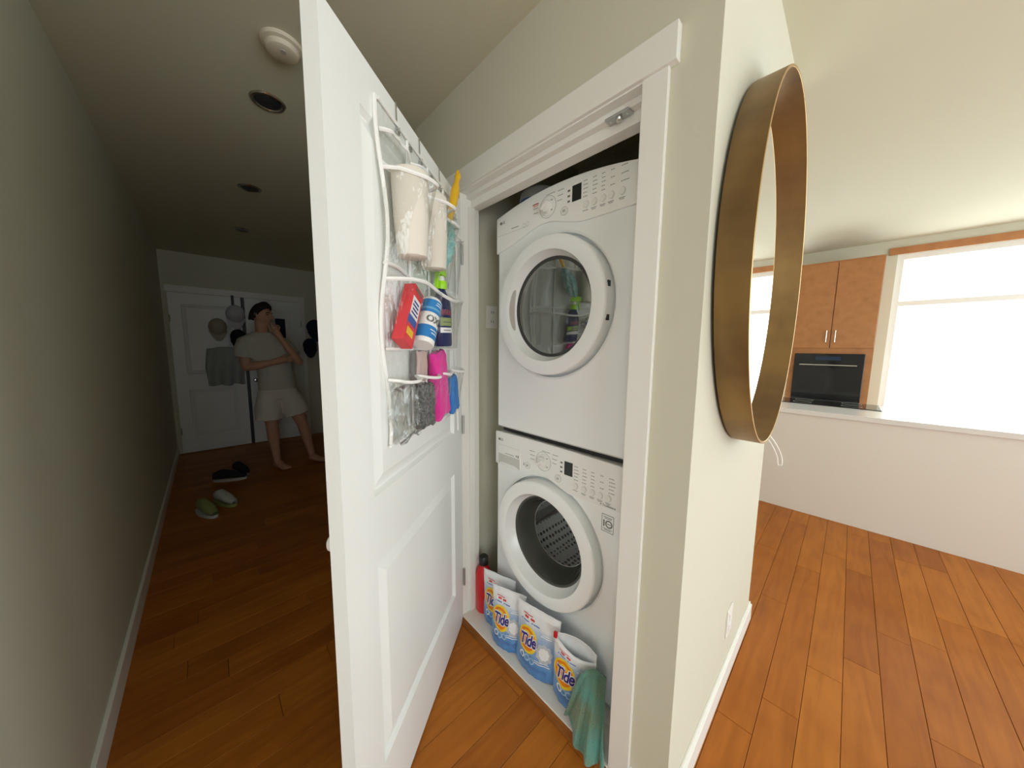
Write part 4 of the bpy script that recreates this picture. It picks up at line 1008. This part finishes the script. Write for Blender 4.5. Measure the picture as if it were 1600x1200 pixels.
for s in (-1, 1):
    bmb.ball((0, 0, 0), .012, .010, .009, 10, 8); k = 10*9
    bmb.v[-k:] = [tuple(HD @ (Vector(p)+Vector((.104, s*.012, -.028)))) for p in bmb.v[-k:]]
    e0 = len(bmb.v); bmb.ball((0, 0, 0), .020, .009, .032, 14, 10); bmb.v[e0:] = [tuple(HD @ (Matrix.Rotation(R(-12), 4, 'Y') @ Vector(p)+Vector((-.004, s*.079, -.004)))) for p in bmb.v[e0:]]
ob = bmb.build('body', 'skin', man, smooth=True, ang=180)
rm = ob.modifiers.new('one_surface', 'REMESH'); rm.mode = 'VOXEL'; rm.voxel_size = .005; rm.use_smooth_shade = True
sm = ob.modifiers.new('soft', 'SMOOTH'); sm.factor = .5; sm.iterations = 2
# hair
def hairf(u, v):
    a = 2*math.pi*u; b = math.pi*.5*v; st = math.cos(b); ct = math.sin(b)
    x, y, z = .110*st*math.cos(a), .088*st*math.sin(a), .130*ct
    fr = max(0, math.cos(a)); bk = max(0, -math.cos(a)); sd = abs(math.sin(a))
    low = .080*fr**.8-.052*bk-.030*sd*(1-fr)**1.5
    z = low+(z)*(1-low/.135)
    x -= .012*fr*(1-v); x += .010*fr*v
    wv = 1+.025*math.sin(19*a+5*v)+.02*math.sin(31*a)
    top = .022*math.exp(-((x-.055)/.05)**2)*v**.5
    return HD @ Vector((x*wv-.004, y*wv, z*(1.02)+top))
o = MB().grid(hairf, 60, 16, True).build('hair', 'hair', man, smooth=True, ang=180); m = o.modifiers.new('t', 'SOLIDIFY'); m.thickness = .012; m.offset = -1
for s in (-1, 1):
    m_ = MB().ball((0, 0, 0), .008, .012, .0055, 12, 8); m_.v = [tuple(HD @ (Vector(p)+Vector((.0845, s*.031, .010)))) for p in m_.v]; m_.build('eye', 'eye_dark', man, smooth=True)
    m_ = MB().tube([HD @ Vector((.096, s*.016, .029)), HD @ Vector((.092, s*.032, .033)), HD @ Vector((.079, s*.048, .028))], .0042, 8); m_.build('eyebrow', 'hair', man, smooth=True)
# T-shirt and shorts grown a little larger than the body
m_ = MB()
loft(m_, [J(.006, -.32, .93)+(.137, .180), J(.004, -.322, 1.02)+(.134, .178), J(.004, -.325, 1.12)+(.128, .170), J(0, -.338, 1.28)+(.136, .184), J(-.012, -.352, 1.42)+(.124, .198), J(-.018, -.36, 1.515)+(.096, .172), J(-.014, -.362, 1.572)+(.072, .092)])
m_.tube([J(-.012, -.47, 1.48), J(-.010, -.535, 1.445), J(.012, -.568, 1.37), J(.026, -.578, 1.285)], [.070, .078, .078, .082], 18)
m_.tube([J(-.008, -.245, 1.475), J(.012, -.180, 1.435), J(.050, -.150, 1.375), J(.085, -.128, 1.315)], [.070, .076, .074, .076], 18)
o = m_.build('t_shirt', 'tee', man, smooth=True, ang=180)
rm = o.modifiers.new('r', 'REMESH'); rm.mode = 'VOXEL'; rm.voxel_size = .011; rm.use_smooth_shade = True
tx = bpy.data.textures.new('folds', 'CLOUDS'); tx.noise_scale = .10
dm_ = o.modifiers.new('folds', 'DISPLACE'); dm_.texture = tx; dm_.strength = .022; dm_.mid_level = .5
m_ = MB()
loft(m_, [J(.004, -.32, .82)+(.125, .170), J(.004, -.32, .90)+(.136, .180), J(.004, -.32, 1.00)+(.130, .172)])
m_.tube([J(.005, -.40, .90), J(.012, -.415, .80), J(.02, -.425, .70), J(.025, -.428, .585)], [.108, .120, .124, .128], 22)
m_.tube([J(.005, -.24, .90), J(.014, -.215, .80), J(.03, -.175, .71), J(.035, -.150, .625)], [.108, .120, .122, .126], 22)
o = m_.build('shorts', 'shorts', man, smooth=True, ang=180)
rm = o.modifiers.new('r', 'REMESH'); rm.mode = 'VOXEL'; rm.voxel_size = .011; rm.use_smooth_shade = True
dm_ = o.modifiers.new('folds', 'DISPLACE'); dm_.texture = tx; dm_.strength = .02; dm_.mid_level = .5
for o in man.children:      # weight on one leg: the upper body leans over it
    for v in o.data.vertices:
        q = min(1, max(0, (v.co.z-1.05)/.55)); v.co.y -= .062*q*q*(3-2*q)
